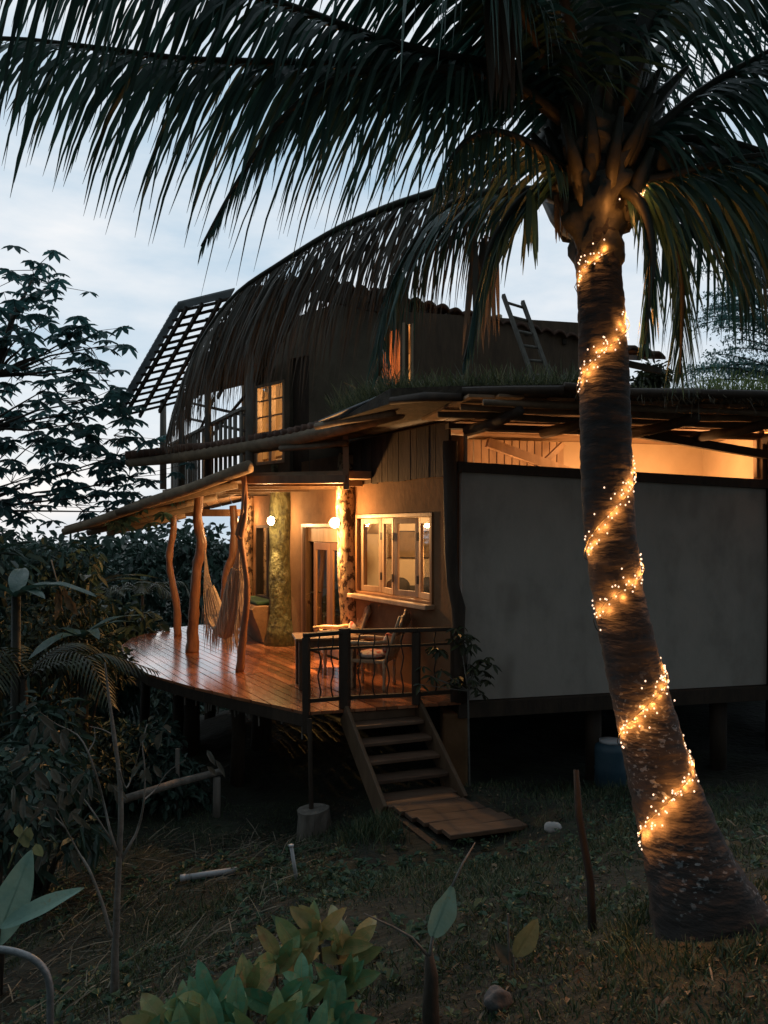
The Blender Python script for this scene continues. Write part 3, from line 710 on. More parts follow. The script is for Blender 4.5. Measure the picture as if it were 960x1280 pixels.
U = Fr((.3,12.6), (-2.9,3.0)); UW = (3.2, 4.15, 1.27, 2.88); UD = (2.45, 3.05, .93, 3.25)
wall_mb(U, 0, 4.6, .92, 4.03, .15, [UW, UD, (.05,.52,2.27,3.3)]).build('upper_wall', M['upper'], house)
m = MB(); m.boxf(U, UD[0], UD[1], -.13, -.09, .93, 3.25); m.build('upper_door', M['darkwood'], house)
w = MB(); a,b,c,d = UW
w.boxf(U,a,b,-.1,.02,d-.06,d); w.boxf(U,a,b,-.1,.02,c,c+.06); w.boxf(U,a,a+.06,-.1,.02,c+.06,d-.06); w.boxf(U,b-.06,b,-.1,.02,c+.06,d-.06)
w.boxf(U,(a+b)/2-.05,(a+b)/2+.05,-.09,.01,c+.06,d-.06)
for i in range(1,5): w.boxf(U,a+.06,b-.06,-.06,-.03,lerp(c,d,i/5)-.015,lerp(c,d,i/5)+.015)
uw = w.build('upper_window', M['palewood'], house)
g = MB(); g.add([U.pt(a+.06,-.075,c+.06),U.pt(b-.06,-.075,c+.06),U.pt(b-.06,-.075,d-.06),U.pt(a+.06,-.075,d-.06)], [(0,1,2,3)]); g.build('pane', M['glass'], uw)
UB = Fr((.3,12.6),(5.0,1.1), flip=True)
wall_mb(UB, .0, 4.0, 1.6, 3.55, .12, [(.02,.16,2.3,3.35)]).build('gable_wall', M['brownwood'], house)
m = MB()
for i in range(5):
    m.boxf(U, .052+i*.094, .140+i*.094, -.05, -.046, 2.272, 3.298)
m.build('window_blind', M['blind'], house)
m = MB(); m.boxf(UB, .0, .035, .01, .05, 2.3, 3.36); m.boxf(UB, .145, .18, .0, .03, 2.3, 3.36); m.build('corner_trim', M['palewood'], house)
slab(-2.7,17.6,2.2,14.4,.92,4.0,'upper_room_wall',M['cream'])
m = MB(); m.cur=.5; m.prism([(.32,12.78),(4.1,13.62),(4.0,14.2),(2.2,14.5),(-2.68,17.5),(-2.8,16.1)], 3.50, 3.53); m.build('upper_ceiling', M['board'], house)
slab(-2.93,16.0,-2.72,17.55,.92,3.1,'upper_room_wall',M['cream'])
# --- balcony railing with board slats
r0 = V((-2.33,12.8,0)); r1 = V((-5.1,18.4,0)); zt_ = 2.02; zb = .92
BR = Fr(r0, r1-r0); LB = (r1-r0).length
m = MB(); m.boxf(BR, 0, LB, -.05, .05, zt_-.05, zt_); br = m.build('balcony_railing', M['grey'], house)
i = 0; s = .12
while s < LB:
    m = MB(); wd = rng.uniform(.12,.17); m.boxf(BR, s, s+wd, -.015, .015, zb, zt_-.055); m.build('railing_slat', M['grey'], br); s += wd+(rng.uniform(.17,.26) if s < 3.2 else rng.uniform(.02,.16)); i += 1
for (px, yt, d, r) in ((312,425,12.85,.07),(260,440,14.6,.065),(227,492,16.6,.07),(204,500,17.8,.075)):
    p = P(px, yt, d); m = MB(); m.tube([V((p.x,p.y,.9)), V((p.x,p.y,(.9+p.z)/2)), p], [r*1.05,r,r*.95], 10, bump=.08); m.build('roof_post', M['grey'], house, smooth=True)
m = MB()
for (a, b) in (((235,503,17.6),(310,520,14)),((230,522,17.9),(312,540,14.5)),((240,560,17),(268,497,15.6)),((262,548,16),(310,490,13.5))):
    m.tube([P(*a), P(*b)], .03, 7)
m.build('balcony_bracing', M['darkwood'], house)
# --- open lath roof over the balcony
TL = P(226,386,14.0); TR = P(398,345,12.7); BL = P(148,522,16.5); BRr = P(330,478,15.6)
def rf(uu, vv_): return TL.lerp(TR, uu).lerp(BL.lerp(BRr, uu), vv_)
m = MB(); m.cur = .4
fo = m
for uu in (.035,.16,.30,.48,.7,.95):
    m.beam(rf(uu,-.02)-V((0,0,.05)), rf(uu,1.02)-V((0,0,.05)), .05, .08)
lr = m.build('lath_roof_rafters', M['darkwood'], house)
m = MB()
nl = 15
for i in range(nl):
    vq = .02+.97*(i/(nl-1)); k = rng.uniform(-.006,.006)
    for (ua, ub) in ((.0,.31),(.29,.55)):
        m.beam(rf(ua+rng.uniform(-.01,.0),vq+k), rf(ub,vq+k+rng.uniform(-.012,.012)), .065, .035)
m.build('roof_laths', M['darkwood'], lr)
m = MB(); e = V((0,0,.06))
for i in range(24):
    v0, v1 = i/24, (i+1.12)/24
    q0, q1 = rf(-.045,v0), rf(-.045,v1); w0, w1 = rf(.03,v0), rf(.03,v1)
    m.hexa([q0+e,w0+e,w1+e,q1+e,q0+e*1.5,w0+e*1.5,w1+e*1.8,q1+e*1.8])
m.build('verge_tiles', M['sheet'], lr)
m = MB(); q=[rf(-.04,-.03),rf(.40,-.03),rf(.40,.03),rf(-.04,.03)]; m.hexa([p+e*.9 for p in q]+[p+e*1.4 for p in q]); m.build('ridge_board', M['sheet'], lr)
m = MB()
for i in range(12):
    v0, v1 = i/12, (i+.97)/12
    q = [rf(.47,v0),rf(1,v0),rf(1,v1),rf(.47,v1)]; m.hexa([p+e*.7 for p in q]+[p+e*1.2 for p in q])
m.build('roof_cover', M['board'], lr)
# --- tiled main roof, barrel tiles ending at the eave
N0 = P(392,350,12.4); N1 = P(832,447,13.4); q = N1-N0; back = V((-.2,4.2,1.0))
m = MB(); nt_ = 27; seg = 6; vs = []; fs = []
for i in range(nt_*seg+1):
    t = i/(nt_*seg); ph = (i % seg)/seg; h = .085*abs(math.sin(math.pi*ph))**.7
    j = .02*math.sin(i//seg*2.7)
    p = N0+q*t+V((0,0,h+.02*math.sin(t*9))); vs += [p+V((0,j,0)), p+back, p+V((0,j,-.045-h*.1)), p+back+V((0,0,-.06))]
for i in range(nt_*seg):
    a = i*4; b = a+4; fs += [(a,b,b+1,a+1),(a+2,a+3,b+3,b+2),(a,a+2,b+2,b)]
m.add(vs, fs, .4); m.build('tiled_roof', M['tile'], house, smooth=True)
m = MB()
for i in range(9):
    p = N0+q*((i+.3)/9); m.beam(p+V((0,.05,-.09)), p+back+V((0,0,-.11)), .07, .09)
m.beam(N0+V((0,.25,-.18)), N1+V((0,.25,-.18)), .09, .10)
m.build('tiled_roof_rafters', M['darkwood'], house)
# ================================================================== coconut palm with fairy lights
palm_axis = [(912,1215,3.30),(886,1150,3.36),(862,1085,3.44),(842,1020,3.55),(822,955,3.66),(803,880,3.77),(786,810,3.87),(773,745,3.95),(764,680,4.02),(759,610,4.10),(757,540,4.16),(755,470,4.22),(752,400,4.28),(748,330,4.34),(746,280,4.38),(744,230,4.42),(744,170,4.46)]
palm_rpx = [92,70,54,45,39,35.5,33,31,31,31,31,30,29,27,29,42,40]
pax = PATH(palm_axis); prad = [r/F*a[2] for r, a in zip(palm_rpx, palm_axis)]
palm = empty('coconut_palm', (pax[0].x, pax[0].y, pax[0].z), 'leaning coconut palm wound with fairy lights, its fronds hanging over the house', 'palm tree')
def dense(path, rad, n):
    t = [0]
    for i in range(len(path)-1): t.append(t[-1]+(path[i+1]-path[i]).length)
    P_, R_ = [], []
    for k in range(n):
        x = t[-1]*k/(n-1)
        i = max(j for j in range(len(t)-1) if t[j] <= x+1e-9)
        f = (x-t[i])/(t[i+1]-t[i]); p0,p1,p2,p3 = path[max(i-1,0)],path[i],path[i+1],path[min(i+2,len(path)-1)]
        P_.append(.5*((2*p1)+(p2-p0)*f+(2*p0-5*p1+4*p2-p3)*f*f+(3*p1-p0-3*p2+p3)*f**3)); R_.append(lerp(rad[i],rad[i+1],f))
    return P_, R_
dp, dr = dense(pax, prad, 150)
m = MB(); rr = []
for i, r in enumerate(dr):
    rr.append(r*(1+.018*math.sin(i*2.1)+.012*rng.random()))
m.cur = .5; m.tube(dp, rr, 40, wob=.008, bump=.05)
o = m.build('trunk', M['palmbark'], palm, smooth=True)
K = P(744,190,4.46)
# leaf-base mass (old boots and fibre)
m = MB()
kk = PATH([(748,345,4.33),(746,308,4.36),(744,280,4.39),(743,250,4.42),(742,205,4.45),(742,150,4.46),(741,90,4.45),(740,30,4.44),(740,-20,4.43)]); q, r_ = dense(kk, [.115,.138,.165,.215,.27,.29,.25,.19,.10], 34); m.tube(q, r_, 26, wob=.12, bump=.45)
for i in range(70):
    a = rng.uniform(0, 2*math.pi); e = rng.uniform(.8,2.4); d = V((math.cos(a), math.sin(a), e)).normalized()
    p = K+V((math.cos(a)*.17, math.sin(a)*.17, rng.uniform(-.46,.15))); l = rng.uniform(.2,.45); m.tube([p, p+d*l*.5, p+d*l], [.055,.045,.016], 6, bump=.4)
m.build('leaf_bases', M['petiole'], palm, smooth=True)
def frond(path, leaf, droop, mat='palmleaf', n=95, sides=(1,1), r0=.045, u0=.12, fwd=.45, spread=.6, width=.026, name='frond', taper=.5, hang=.5):
    pts = PATH(path); q, _ = dense(pts, [1]*len(pts), 36)
    m = MB(); m.cur = .5; m.tube(q, [lerp(r0, .006, (i/35)**.8) for i in range(36)], 7); 
    lc = LC(); T = []; Q = []; Us = []
    for k in range(n):
        u = lerp(u0, 1, (k+.5)/n); f = u*35; i = min(int(f), 34); Q.append(q[i].lerp(q[i+1], f-i)); T.append((q[i+1]-q[i]).normalized()); Us.append(u)
    T = np.array(T); Q = np.array(Q); Us = np.array(Us)
    up = np.array([0,0,1.0]); S = np.cross(T, up); ln = np.linalg.norm(S, axis=1, keepdims=True); S = np.where(ln > .15, S/(ln+1e-9), np.array([[1.0,0,0]]))
    if True:
        env = np.clip(np.sin(np.pi*np.clip((Us-u0+.06)/(1.0-u0+.06), 0, 1)**.75), .0, 1)**.6
        env = np.maximum(env, .25*(Us < .97))*(1-.35*taper*Us**3)*np.where(nr.random(n) < .07, nr.uniform(.35,.7,n), 1)
    for sg, wgt in zip((-1,1), sides):
        if wgt == 0: continue
        j = nr.normal(size=(n,3))*.07
        d = sg*S*spread+T*fwd*(1+Us[:,None]*.6)+up*(.08-hang)+j
        L = leaf*1.04*env*(1+.12*nr.normal(size=n))*wgt
        wv = T+nr.normal(size=(n,3))*.25
        lc.blades(Q, d, wv, np.maximum(L,.08), width*(.75+.5*nr.random(n)), droop*.58*(.75+.5*nr.random(n)))
    fo = m.build(name, M['petiole'], palm, smooth=True)
    lc.build('leaflets', M[mat], fo)
    return fo
cx, cy = 735, 175
# the long upper frond sweeping across the sky, and the ones above it
frond([(cx,cy,4.4),(660,118,4.35),(600,92,4.25),(520,82,4.1),(430,80,3.95),(330,78,3.8),(230,74,3.65),(120,60,3.5),(0,48,3.4),(-120,60,3.3)], .80, 1.25, n=135, width=.024)
frond([(cx,cy-20,4.4),(690,120,4.3),(640,88,4.2),(560,72,4.0),(480,52,3.9),(400,22,3.75),(315,-8,3.6),(200,-48,3.45),(60,-80,3.3),(-80,-90,3.2)], .66, 1.15, n=110, width=.026)
frond([(cx,cy-30,4.3),(660,0,4.0),(560,-90,3.7),(420,-150,3.45),(250,-150,3.2),(90,-105,3.0),(-40,-55,2.9),(-140,-10,2.9)], 1.0, 1.2, n=130, width=.026)
frond([(cx,cy,4.35),(640,105,4.1),(560,88,3.95),(480,86,3.85),(410,104,3.75),(350,152,3.66),(300,222,3.6),(252,308,3.55)], .40, .9, n=95, fwd=.9, spread=.35, width=.026, taper=1)
# the dry brown frond lying over the gable
frond([(730,225,4.5),(690,206,4.6),(630,208,4.75),(560,236,4.9),(490,258,5.0),(420,288,5.1),(350,330,5.2),(295,368,5.28),(255,420,5.32),(228,480,5.35),(208,548,5.35)], .74, 1.30, 'dryleaf', n=310, width=.018, fwd=.34, spread=.34, taper=.2)
frond([(730,235,4.45),(680,240,4.5),(620,240,4.6),(560,258,4.72),(520,300,4.8),(492,352,4.85),(478,410,4.87),(474,470,4.88)], .52, 1.15, n=80, width=.026)
frond([(735,240,4.42),(690,232,4.4),(650,252,4.42),(618,300,4.45),(600,360,4.47),(588,420,4.48),(580,452,4.48)], .38, 1.0, n=60, width=.034, fwd=.8, spread=.25)
frond([(730,215,4.4),(700,210,4.3),(660,180,4.15),(610,165,4.0),(570,190,3.9),(545,240,3.85)], .42, 1.25, n=60, width=.026)
# right hand side
frond([(760,180,4.4),(815,165,4.35),(870,120,4.3),(930,82,4.2),(1000,50,4.1),(1090,40,4.0)], .72, 1.25, n=90, width=.024, r0=.05)
frond([(765,200,4.4),(830,178,4.4),(890,176,4.35),(950,190,4.3),(1020,225,4.2),(1080,290,4.15)], .66, 1.3, n=95, width=.024)
frond([(765,225,4.4),(820,225,4.3),(880,210,4.2),(960,195,4.1),(1060,215,4.0)], .80, 1.3, n=90, width=.024)
frond([(765,240,4.42),(812,248,4.46),(842,290,4.5),(852,350,4.52),(852,410,4.53),(850,468,4.53)], .46, 1.1, n=70, width=.026, fwd=.7, spread=.4)
frond([(770,240,4.5),(830,250,4.7),(890,270,4.9),(960,310,5.0),(1040,380,5.1)], .62, 1.3, n=80, width=.038)
frond([(765,230,4.35),(800,255,4.2),(815,310,4.12),(812,370,4.1),(806,430,4.1)], .36, 1.1, n=55, width=.026, fwd=.8, spread=.3)
# upright ones over the crown
frond([(750,170,4.4),(770,90,4.3),(820,20,4.2),(900,-40,4.0),(1010,-70,3.8),(1120,-40,3.6)], .75, 1.2, n=90, width=.024, r0=.06)
frond([(745,160,4.4),(735,60,4.35),(740,-40,4.25),(780,-140,4.1),(860,-220,3.9),(960,-250,3.7)], .8, 1.1, n=90, width=.024, r0=.06)
frond([(740,170,4.5),(700,90,4.7),(680,10,4.9),(640,-70,5.1),(570,-120,5.3),(480,-130,5.5)], .72, 1.2, n=90, width=.024, r0=.055)
frond([(738,165,4.45),(690,110,4.3),(665,40,4.1),(620,-30,3.9),(540,-90,3.7),(430,-110,3.5)], .8, 1.15, n=95, width=.026, r0=.055)
frond([(755,165,4.6),(800,90,4.9),(850,40,5.2),(920,20,5.5),(1000,40,5.8),(1080,90,6)], .75, 1.3, n=80, width=.024)
frond([(745,150,4.3),(715,40,4.1),(700,-60,3.9),(720,-180,3.6),(760,-260,3.3)], .8, 1.1, n=80, width=.026, r0=.06)
# withered hanging strips
def strip_bunch(px, y0, y1, d, n, w, mat, spread):
    lc = LC(); b = np.array([P(px+rng.uniform(-spread*.4,spread*.4), y0+rng.uniform(-8,8), d+rng.uniform(-.05,.05)) for _ in range(n)])
    dd = np.array([[rng.uniform(-.12,.12)*1, rng.uniform(-.08,.08), -1] for _ in range(n)])
    lc.blades(b, dd, np.array([[1,rng.uniform(-.6,.6),0] for _ in range(n)]), (y1-y0)/F*d*nr.uniform(.7,1.02,n), w, .1)
    lc.build('withered_leaf', M[mat], palm)
strip_bunch(624, -10, 142, 3.9, 22, .045, 'dryleaf', 40)
strip_bunch(606, 300, 448, 4.55, 14, .035, 'dryleaf', 34)
strip_bunch(663, 240, 335, 4.35, 7, .035, 'palmleaf', 14)
strip_bunch(700, 245, 305, 4.4, 5, .03, 'dryleaf', 20)
for (px, py, d) in ((762,52,4.3),(742,30,4.3),(782,44,4.4),(828,200,4.35),(812,176,4.4),(702,160,4.4)):
    m = MB(); c = P(px,py,d); m.blob(c, .095, .095, .115, px, .12, 10); m.build('coconut', M['coconut'], palm, smooth=True)
m = MB(); m.tube(PATH([(748,170,4.3),(745,110,4.25),(742,40,4.2),(735,-30,4.2)]), [.07,.06,.05,.04], 8, bump=.2); m.tube(PATH([(755,175,4.3),(790,80,4.2),(815,0,4.1)]), [.07,.06,.05], 8, bump=.2); m.tube(PATH([(738,170,4.3),(705,60,4.2),(690,-20,4.1)]), [.06,.05,.04], 8, bump=.2)
m.build('young_stalks', M['petiole'], palm, smooth=True)
# --- fairy lights
def axis_at_y(y):
    pts = palm_axis
    for i in range(len(pts)-1):
        if pts[i][1] >= y >= pts[i+1][1]:
            f = (pts[i][1]-y)/(pts[i][1]-pts[i+1][1])
            return pax[i].lerp(pax[i+1], f), lerp(prad[i], prad[i+1], f), (pax[i+1]-pax[i]).normalized()
    return pax[-1], prad[-1], V((0,0,1))
turns = [(1042,938),(922,832),(772,700),(692,575),(484,392),(346,300),(282,248)]
def on_trunk(ang, y, lift):
    p, r, t = axis_at_y(y); x = V((1,0,0)); x = (x-t*x.dot(t)).normalized(); f = V((0,-1,0)); f = (f-t*f.dot(t)).normalized()
    return p+x*(math.cos(ang)*(r+lift))+f*(math.sin(ang)*(r+lift))
lights = empty('fairy_lights', axis_at_y(1040)[0], 'warm fairy lights wound in a spiral up the leaning palm trunk', 'fairy lights')
wire = []; bulbs = []
for i, (y0, y1) in enumerate(turns):
    full = 1.08 if i < 5 else .8
    for k in range(17):
        t = k/16; a = lerp(math.pi*full, -.08*math.pi, t) if i < 6 else lerp(.55*math.pi, .1, t)
        ease = t**1.25
        wire.append(on_trunk(a, lerp(y0, y1, ease), .016))
    nb = [64,54,42,52,50,22,13][i]
    for k in range(nb):
        t = rng.random()**.85 if i != 5 else rng.uniform(.02,.55)
        if i == 5: a = lerp(math.pi*.98, .45*math.pi, t/.55)
        else: a = (lerp(math.pi*full, -.03*math.pi, t) if i < 6 else lerp(.5*math.pi,.1,t))
        y = lerp(y0, y1, t**1.25)+rng.gauss(0, 10)
        bulbs.append(on_trunk(a, y, rng.uniform(.005,.014)+(.085 if i == 6 else 0)))
    if i < 6:
        ya = y1; yb = turns[i+1][0]
        for k in range(1, 9):
            t = k/9; wire.append(on_trunk(lerp(-.08*math.pi, -math.pi*.92, t), lerp(ya, yb, t), .018))
m = MB(); m.tube(wire, .0022, 5); m.build('wire', M['wire'], lights, smooth=True)
bm_ = MB(); bm_.blob((0,0,0), .0042, .0042, .0052, 0, 0, 4)
rng.shuffle(bulbs)
base = None
for i, p in enumerate(bulbs[:100]):
    if base is None:
        base = bm_.build('bulb', M['fairy'], lights); base.location = p
    else:
        c = base.copy(); COL.objects.link(c); c.parent = lights; c.location = p
m = MB()
for p in bulbs[100:]: m.blob(p, .0042, .0042, .0052, 0, 0, 4)
o = m.build('bulbs', M['fairy'], lights); o['kind'] = 'stuff'

# soft glow of each cluster of fairy bulbs
for i, (y0, y1) in enumerate(turns):
    ng = [13,11,10,13,13,5,3][i]
    for k in range(ng):
        t = (k+.5)/ng if i < 5 else ((k+.5)/ng*.55 if i == 5 else (k+.5)/ng)
        a = lerp(math.pi*1.0, -.02*math.pi, t) if i < 5 else (lerp(math.pi*.98,.45*math.pi,t/.55) if i == 5 else lerp(.5*math.pi,.1,t))
        p = on_trunk(a, lerp(y0, y1, t**1.25)+rng.gauss(0,5), .016+(.085 if i == 6 else 0))
        L = bpy.data.lights.new('fairy_glow', 'POINT'); L.energy = .95; L.color = (1,.36,.08); L.shadow_soft_size = .012
        o = bpy.data.objects.new('fairy_glow', L); COL.objects.link(o); o.parent = lights; o.location = p-lights.location
# ================================================================== things on and around the porch
def lamp(c, n, label, power, col=(1,.60,.26), beam=True, size=1.0):
    r = empty('wall_lamp', c, label, 'wall lamp', 'wall lamps on the porch pillars')
    m = MB(); m.tube([c-n*.09, c-n*.03], .05*size, 12); m.tube([c-n*.05+V((0,0,-.03)), c-n*.01+V((0,0,-.10)), c+V((0,0,-.085))], .012, 8); m.build('bracket', M['black'], r, smooth=True)
    m = MB(); m.lathe(c, [(.018,-.085),(.05*size,-.06),(.068*size,0),(.055*size,.06),(.02,.085)], 14); m.build('glass_globe', M['lampglass'], r, smooth=True)
    m = MB()
    for k in range(6):
        a = k*math.pi/3
        m.tube([c+V((math.cos(a)*x*size, math.sin(a)*x*size, z)) for x, z in ((.02,-.095),(.062,-.06),(.082,0),(.066,.065),(.015,.10))], .004, 5)
    m.build('wire_cage', M['black'], r)
    L = bpy.data.lights.new('lamp_light', 'POINT'); L.energy = power; L.color = col; L.shadow_soft_size = .07
    o = bpy.data.objects.new('lamp_light', L); COL.objects.link(o); o.parent = r; o.location = n*.10
    if beam:
        for s in (-1, 1):
            L = bpy.data.lights.new('lamp_beam', 'SPOT'); L.energy = power*3.6; L.color = col; L.spot_size = math.radians(40); L.spot_blend = .7; L.shadow_soft_size = .02
            o = bpy.data.objects.new('lamp_beam', L); COL.objects.link(o); o.parent = r; o.location = n*.01+V((0,0,.1*s)); o.rotation_euler = (math.pi if s > 0 else 0, 0, 0)
    return r
pc = AC.pt(3.03,.30,.085); lamp(pc, AC.n, 'brightest caged wall lamp, on the patchy bark column beside the folding window', 270, (1,.50,.17), size=1.15)
pc = V((C.x-.20,C.y-.44,.14)); lamp(pc, V((-.4,-.9,0)).normalized(), 'caged wall lamp on the green mossy pillar beside the door', 80, (1,.62,.28))
pc = V((D.x-.07,D.y-.36,.22)); lamp(pc, V((-.4,-.9,0)).normalized(), 'small wall lamp on the far bark pillar behind the crooked post', 40, (1,.5,.2), size=.7)
# lamps inside the house as bare point lights, without modelled fittings
def ilight(loc, e, col=(1,.62,.30), r=.15, name='room_light'):
    L = bpy.data.lights.new(name, 'POINT'); L.energy = e; L.color = col; L.shadow_soft_size = r
    o = bpy.data.objects.new(name, L); COL.objects.link(o); o.parent = house; o.location = V(loc)-house.location; return o
# --- armchairs
def chair(c, ang, label):
    root = empty('armchair', c, label, 'armchair', 'carved armchairs on the porch')
    fr = Fr((c.x,c.y), (1,0)); z = c.z
    m = MB()
    m.boxf(fr,-.26,.28,-.27,.27,z+.38,z+.43); m.boxf(fr,.22,.27,-.25,.25,z+.30,z+.38)
    m.build('seat', M['carved'], root, bevel=.012)
    for (s, n, h) in ((.24,.25,.64),(.24,-.25,.64),(-.25,.25,.45),(-.25,-.25,.45)):
        m = MB(); q = [(0,.026),(.05,.030),(.12,.020),(.2,.032),(.28,.022),(.36,.034),(.44,.026)]
        if h > .5: q += [(.5,.022),(.55,.034),(.60,.022),(.64,.028)]
        m.lathe(fr.pt(s,n,z), [(r,zz) for zz, r in [(b,a) for a,b in [(r_,z_) for z_,r_ in q]]] if False else [(r_,z_) for z_,r_ in q], 10)
        m.build('leg', M['carved'], root, smooth=True)
    for n in (.27,-.27):
        m = MB(); m.tube([fr.pt(-.30,n,z+.70), fr.pt(-.05,n*1.06,z+.665), fr.pt(.18,n*1.12,z+.67), fr.pt(.36,n*1.16,z+.655)], [.026,.030,.036,.028], 8); m.build('armrest', M['carved'], root, smooth=True)
    # tall carved back, raked, with a crested top
    m = MB(); ns = 9; rake = lambda h: -.26-.22*h
    for n in (.25,-.25): m.tube([fr.pt(rake(h),n*(1-.04*h),z+.38+h*.68) for h in (0,.25,.5,.75,1.0)], [.03,.03,.028,.03,.022], 8)
    out = []
    for i in range(13):
        t = -1+2*i/12; out.append((t*.235, .60+.13*(1-abs(t))**.7+.03*math.cos(t*9)))
    for i in range(12):
        (na, ha), (nb, hb) = out[i], out[i+1]
        m.hexa([fr.pt(rake(.62)+.0,na,z+.38+.50*.8),fr.pt(rake(.62),nb,z+.38+.50*.8),fr.pt(rake(.62)-.03,nb,z+.38+.50*.8),fr.pt(rake(.62)-.03,na,z+.38+.50*.8),
                fr.pt(rake(1.0),na,z+.38+ha),fr.pt(rake(1.0),nb,z+.38+hb),fr.pt(rake(1.0)-.03,nb,z+.38+hb),fr.pt(rake(1.0)-.03,na,z+.38+ha)])
    for k in range(5):
        n = -.17+.085*k; m.tube([fr.pt(rake(h)-.012+.0,n+.02*math.sin(h*11+k),z+.40+h*.62) for h in (0,.15,.3,.45,.6,.72)], [.018,.024,.014,.026,.014,.022], 6)
    m.build('backrest', M['carved'], root, smooth=True)
    m = MB(); m.blob(fr.pt(.0,0,z+.475), .23, .24, .06, 4, .1, 8); m.blob(fr.pt(-.24,.02,z+.62), .07, .21, .17, 6, .1, 8); m.build('cushion', M['cushion'], root, smooth=True)
    return root
def copy_tree(o, parent=None):
    c = o.copy(); COL.objects.link(c); c.parent = parent
    for ch in list(o.children): copy_tree(ch, c)
    return c
ch = chair(V((0,0,0)), 0, 'carved armchair with its back to the bark column, facing the small table')
ch2 = copy_tree(ch)
p = P(418,800,12.35); ch.location = (p.x+.05,p.y+.05,ZD); ch.rotation_euler = (0,0,math.radians(192))
p = P(466,800,11.15); ch2.location = (p.x,p.y,ZD); ch2.rotation_euler = (0,0,math.radians(163)); ch2['label'] = 'carved armchair with a red patterned cushion, just behind the railing'
# --- table
c = V((-.86,11.25,ZD)); t = empty('porch_table', c, 'low wooden porch table between the armchairs and the railing', 'table')
fr = Fr((c.x,c.y),(.98,.2))
m = MB()
for k in range(5): m.boxf(fr,-.46,.46,-.32+.13*k,-.32+.13*k+.123,ZD+.70,ZD+.735)
m.build('table_top', M['orangewood'], t, bevel=.006)
m = MB(); m.boxf(fr,-.38,.38,-.26,-.235,ZD+.60,ZD+.697); m.boxf(fr,-.38,.38,.235,.26,ZD+.60,ZD+.697); m.build('apron', M['brownwood'], t)
for a in (-.36,.36):
    for b in (-.25,.25):
        m = MB(); m.boxf(fr,a-.05,a+.05,b-.05,b+.05,ZD,ZD+.699); m.build('leg', M['brownwood'], t, bevel=.008)
# --- hammock hung in a deep fold between two posts
hpx = [(256,684,14.0),(258,715,13.9),(261,745,13.75),(266,768,13.5),(273,784,13.2),(281,788,12.95),(287,768,12.75),(292,735,12.6),(296,705,12.5),(300,678,12.35)]
hp = PATH(hpx); ham = empty('hammock', hp[4], 'pale fringed cotton hammock hanging in a deep fold between two crooked posts', 'hammock')
m = MB(); 
for k in range(7):
    o_ = (k-3)*.012; m.tube([hp[0], hp[1]+V((o_,0,0)), hp[2]+V((o_*2.5,0,0)), hp[3]+V((o_*4,0,0))], .006, 5)
m.build('hanging_cord', M['cord'], ham)
m = MB()
for k in range(7):
    o_ = (k-3)*.012; m.tube([hp[9], hp[8]+V((o_,0,0)), hp[7]+V((o_*3,0,0))], .006, 5)
m.build('hanging_cord', M['cord'], ham)
q, _ = dense(hp, [1]*10, 44); q = q[9:38]
vs = []; fs = []; wN = 17
for i, p in enumerate(q):
    t = i/(len(q)-1); w = .05+.13*math.sin(math.pi*t)**.7+.06*t
    for k in range(wN):
        a = (k/(wN-1)-.5)*2; ridge = .03*math.sin(k*2.4+i*.15)
        vs.append(p+V((a*w+.02, ridge+.10*a*a, -.13*(1-a*a)*math.sin(math.pi*t)+.05*abs(a)+ridge*.5)))
for i in range(len(q)-1):
    for k in range(wN-1): fs.append((i*wN+k, i*wN+k+1, (i+1)*wN+k+1, (i+1)*wN+k))
m = MB(); m.add(vs, fs); ho = m.build('hammock_cloth', M['cord'], ham, smooth=True)
sol = ho.modifiers.new('Solidify','SOLIDIFY'); sol.thickness = .012
lc = LC(); b = []; dd = []; L = []
for i in range(4, len(q)):
    t = i/(len(q)-1)
    for k in range(14):
        s = 1 if rng.random() < .7 else -1
        w = .05+.15*math.sin(math.pi*t)**.7+.06*t
        b.append(q[i]+V((s*w*rng.uniform(.4,1)+.02, rng.uniform(-.08,.08), rng.uniform(-.05,.02)))); dd.append((rng.uniform(-.1,.1),rng.uniform(-.1,.1),-1)); L.append(rng.uniform(.18,.46))
lc.blades(np.array(b), np.array(dd), np.array([(1,rng.uniform(-1,1),0) for _ in b]), np.array(L), .014, .05)
lc.build('fringe', M['cord'], ham)
# --- seat cushion on the bench
m = MB(); q = [CD.pt(s, n, ZD+.745) for s, n in ((.25,.05),(1.7,.05),(1.7,.42),(.25,.5))]
m.hexa(q+[p+V((0,0,.07)) for p in q]); tag(m.build('bench_cushion', M['green'], bevel=.03), 'dark green seat pad on the earthen bench under the alcove window', 'cushion')
# --- inside: bed, sofas, pictures, ceiling shade
c = V((-1.02,15.15,ZD-.03)); bd = empty('bed', c, 'low bed with a patterned spread seen through the open door', 'bed')
m = MB(); m.box(c.x-.45,c.x+.35,c.y-.3,c.y+1.0,c.z+.30,c.z+.42); m.build('bed_frame', M['orangewood'], bd)
for (a,b) in ((-.39,-.25),(.29,-.25),(-.39,.9),(.29,.9)):
    m = MB(); m.box(c.x+a-.05,c.x+a+.05,c.y+b-.05,c.y+b+.05,c.z,c.z+.30); m.build('leg', M['orangewood'], bd)
m = MB(); q=[V((c.x-.46,c.y-.31,c.z+.421)),V((c.x+.36,c.y-.31,c.z+.421)),V((c.x+.36,c.y+1,c.z+.421)),V((c.x-.46,c.y+1,c.z+.421))]; m.hexa(q+[p+V((0,0,.2)) for p in q]); m.build('mattress', M['cushion'], bd, bevel=.06)
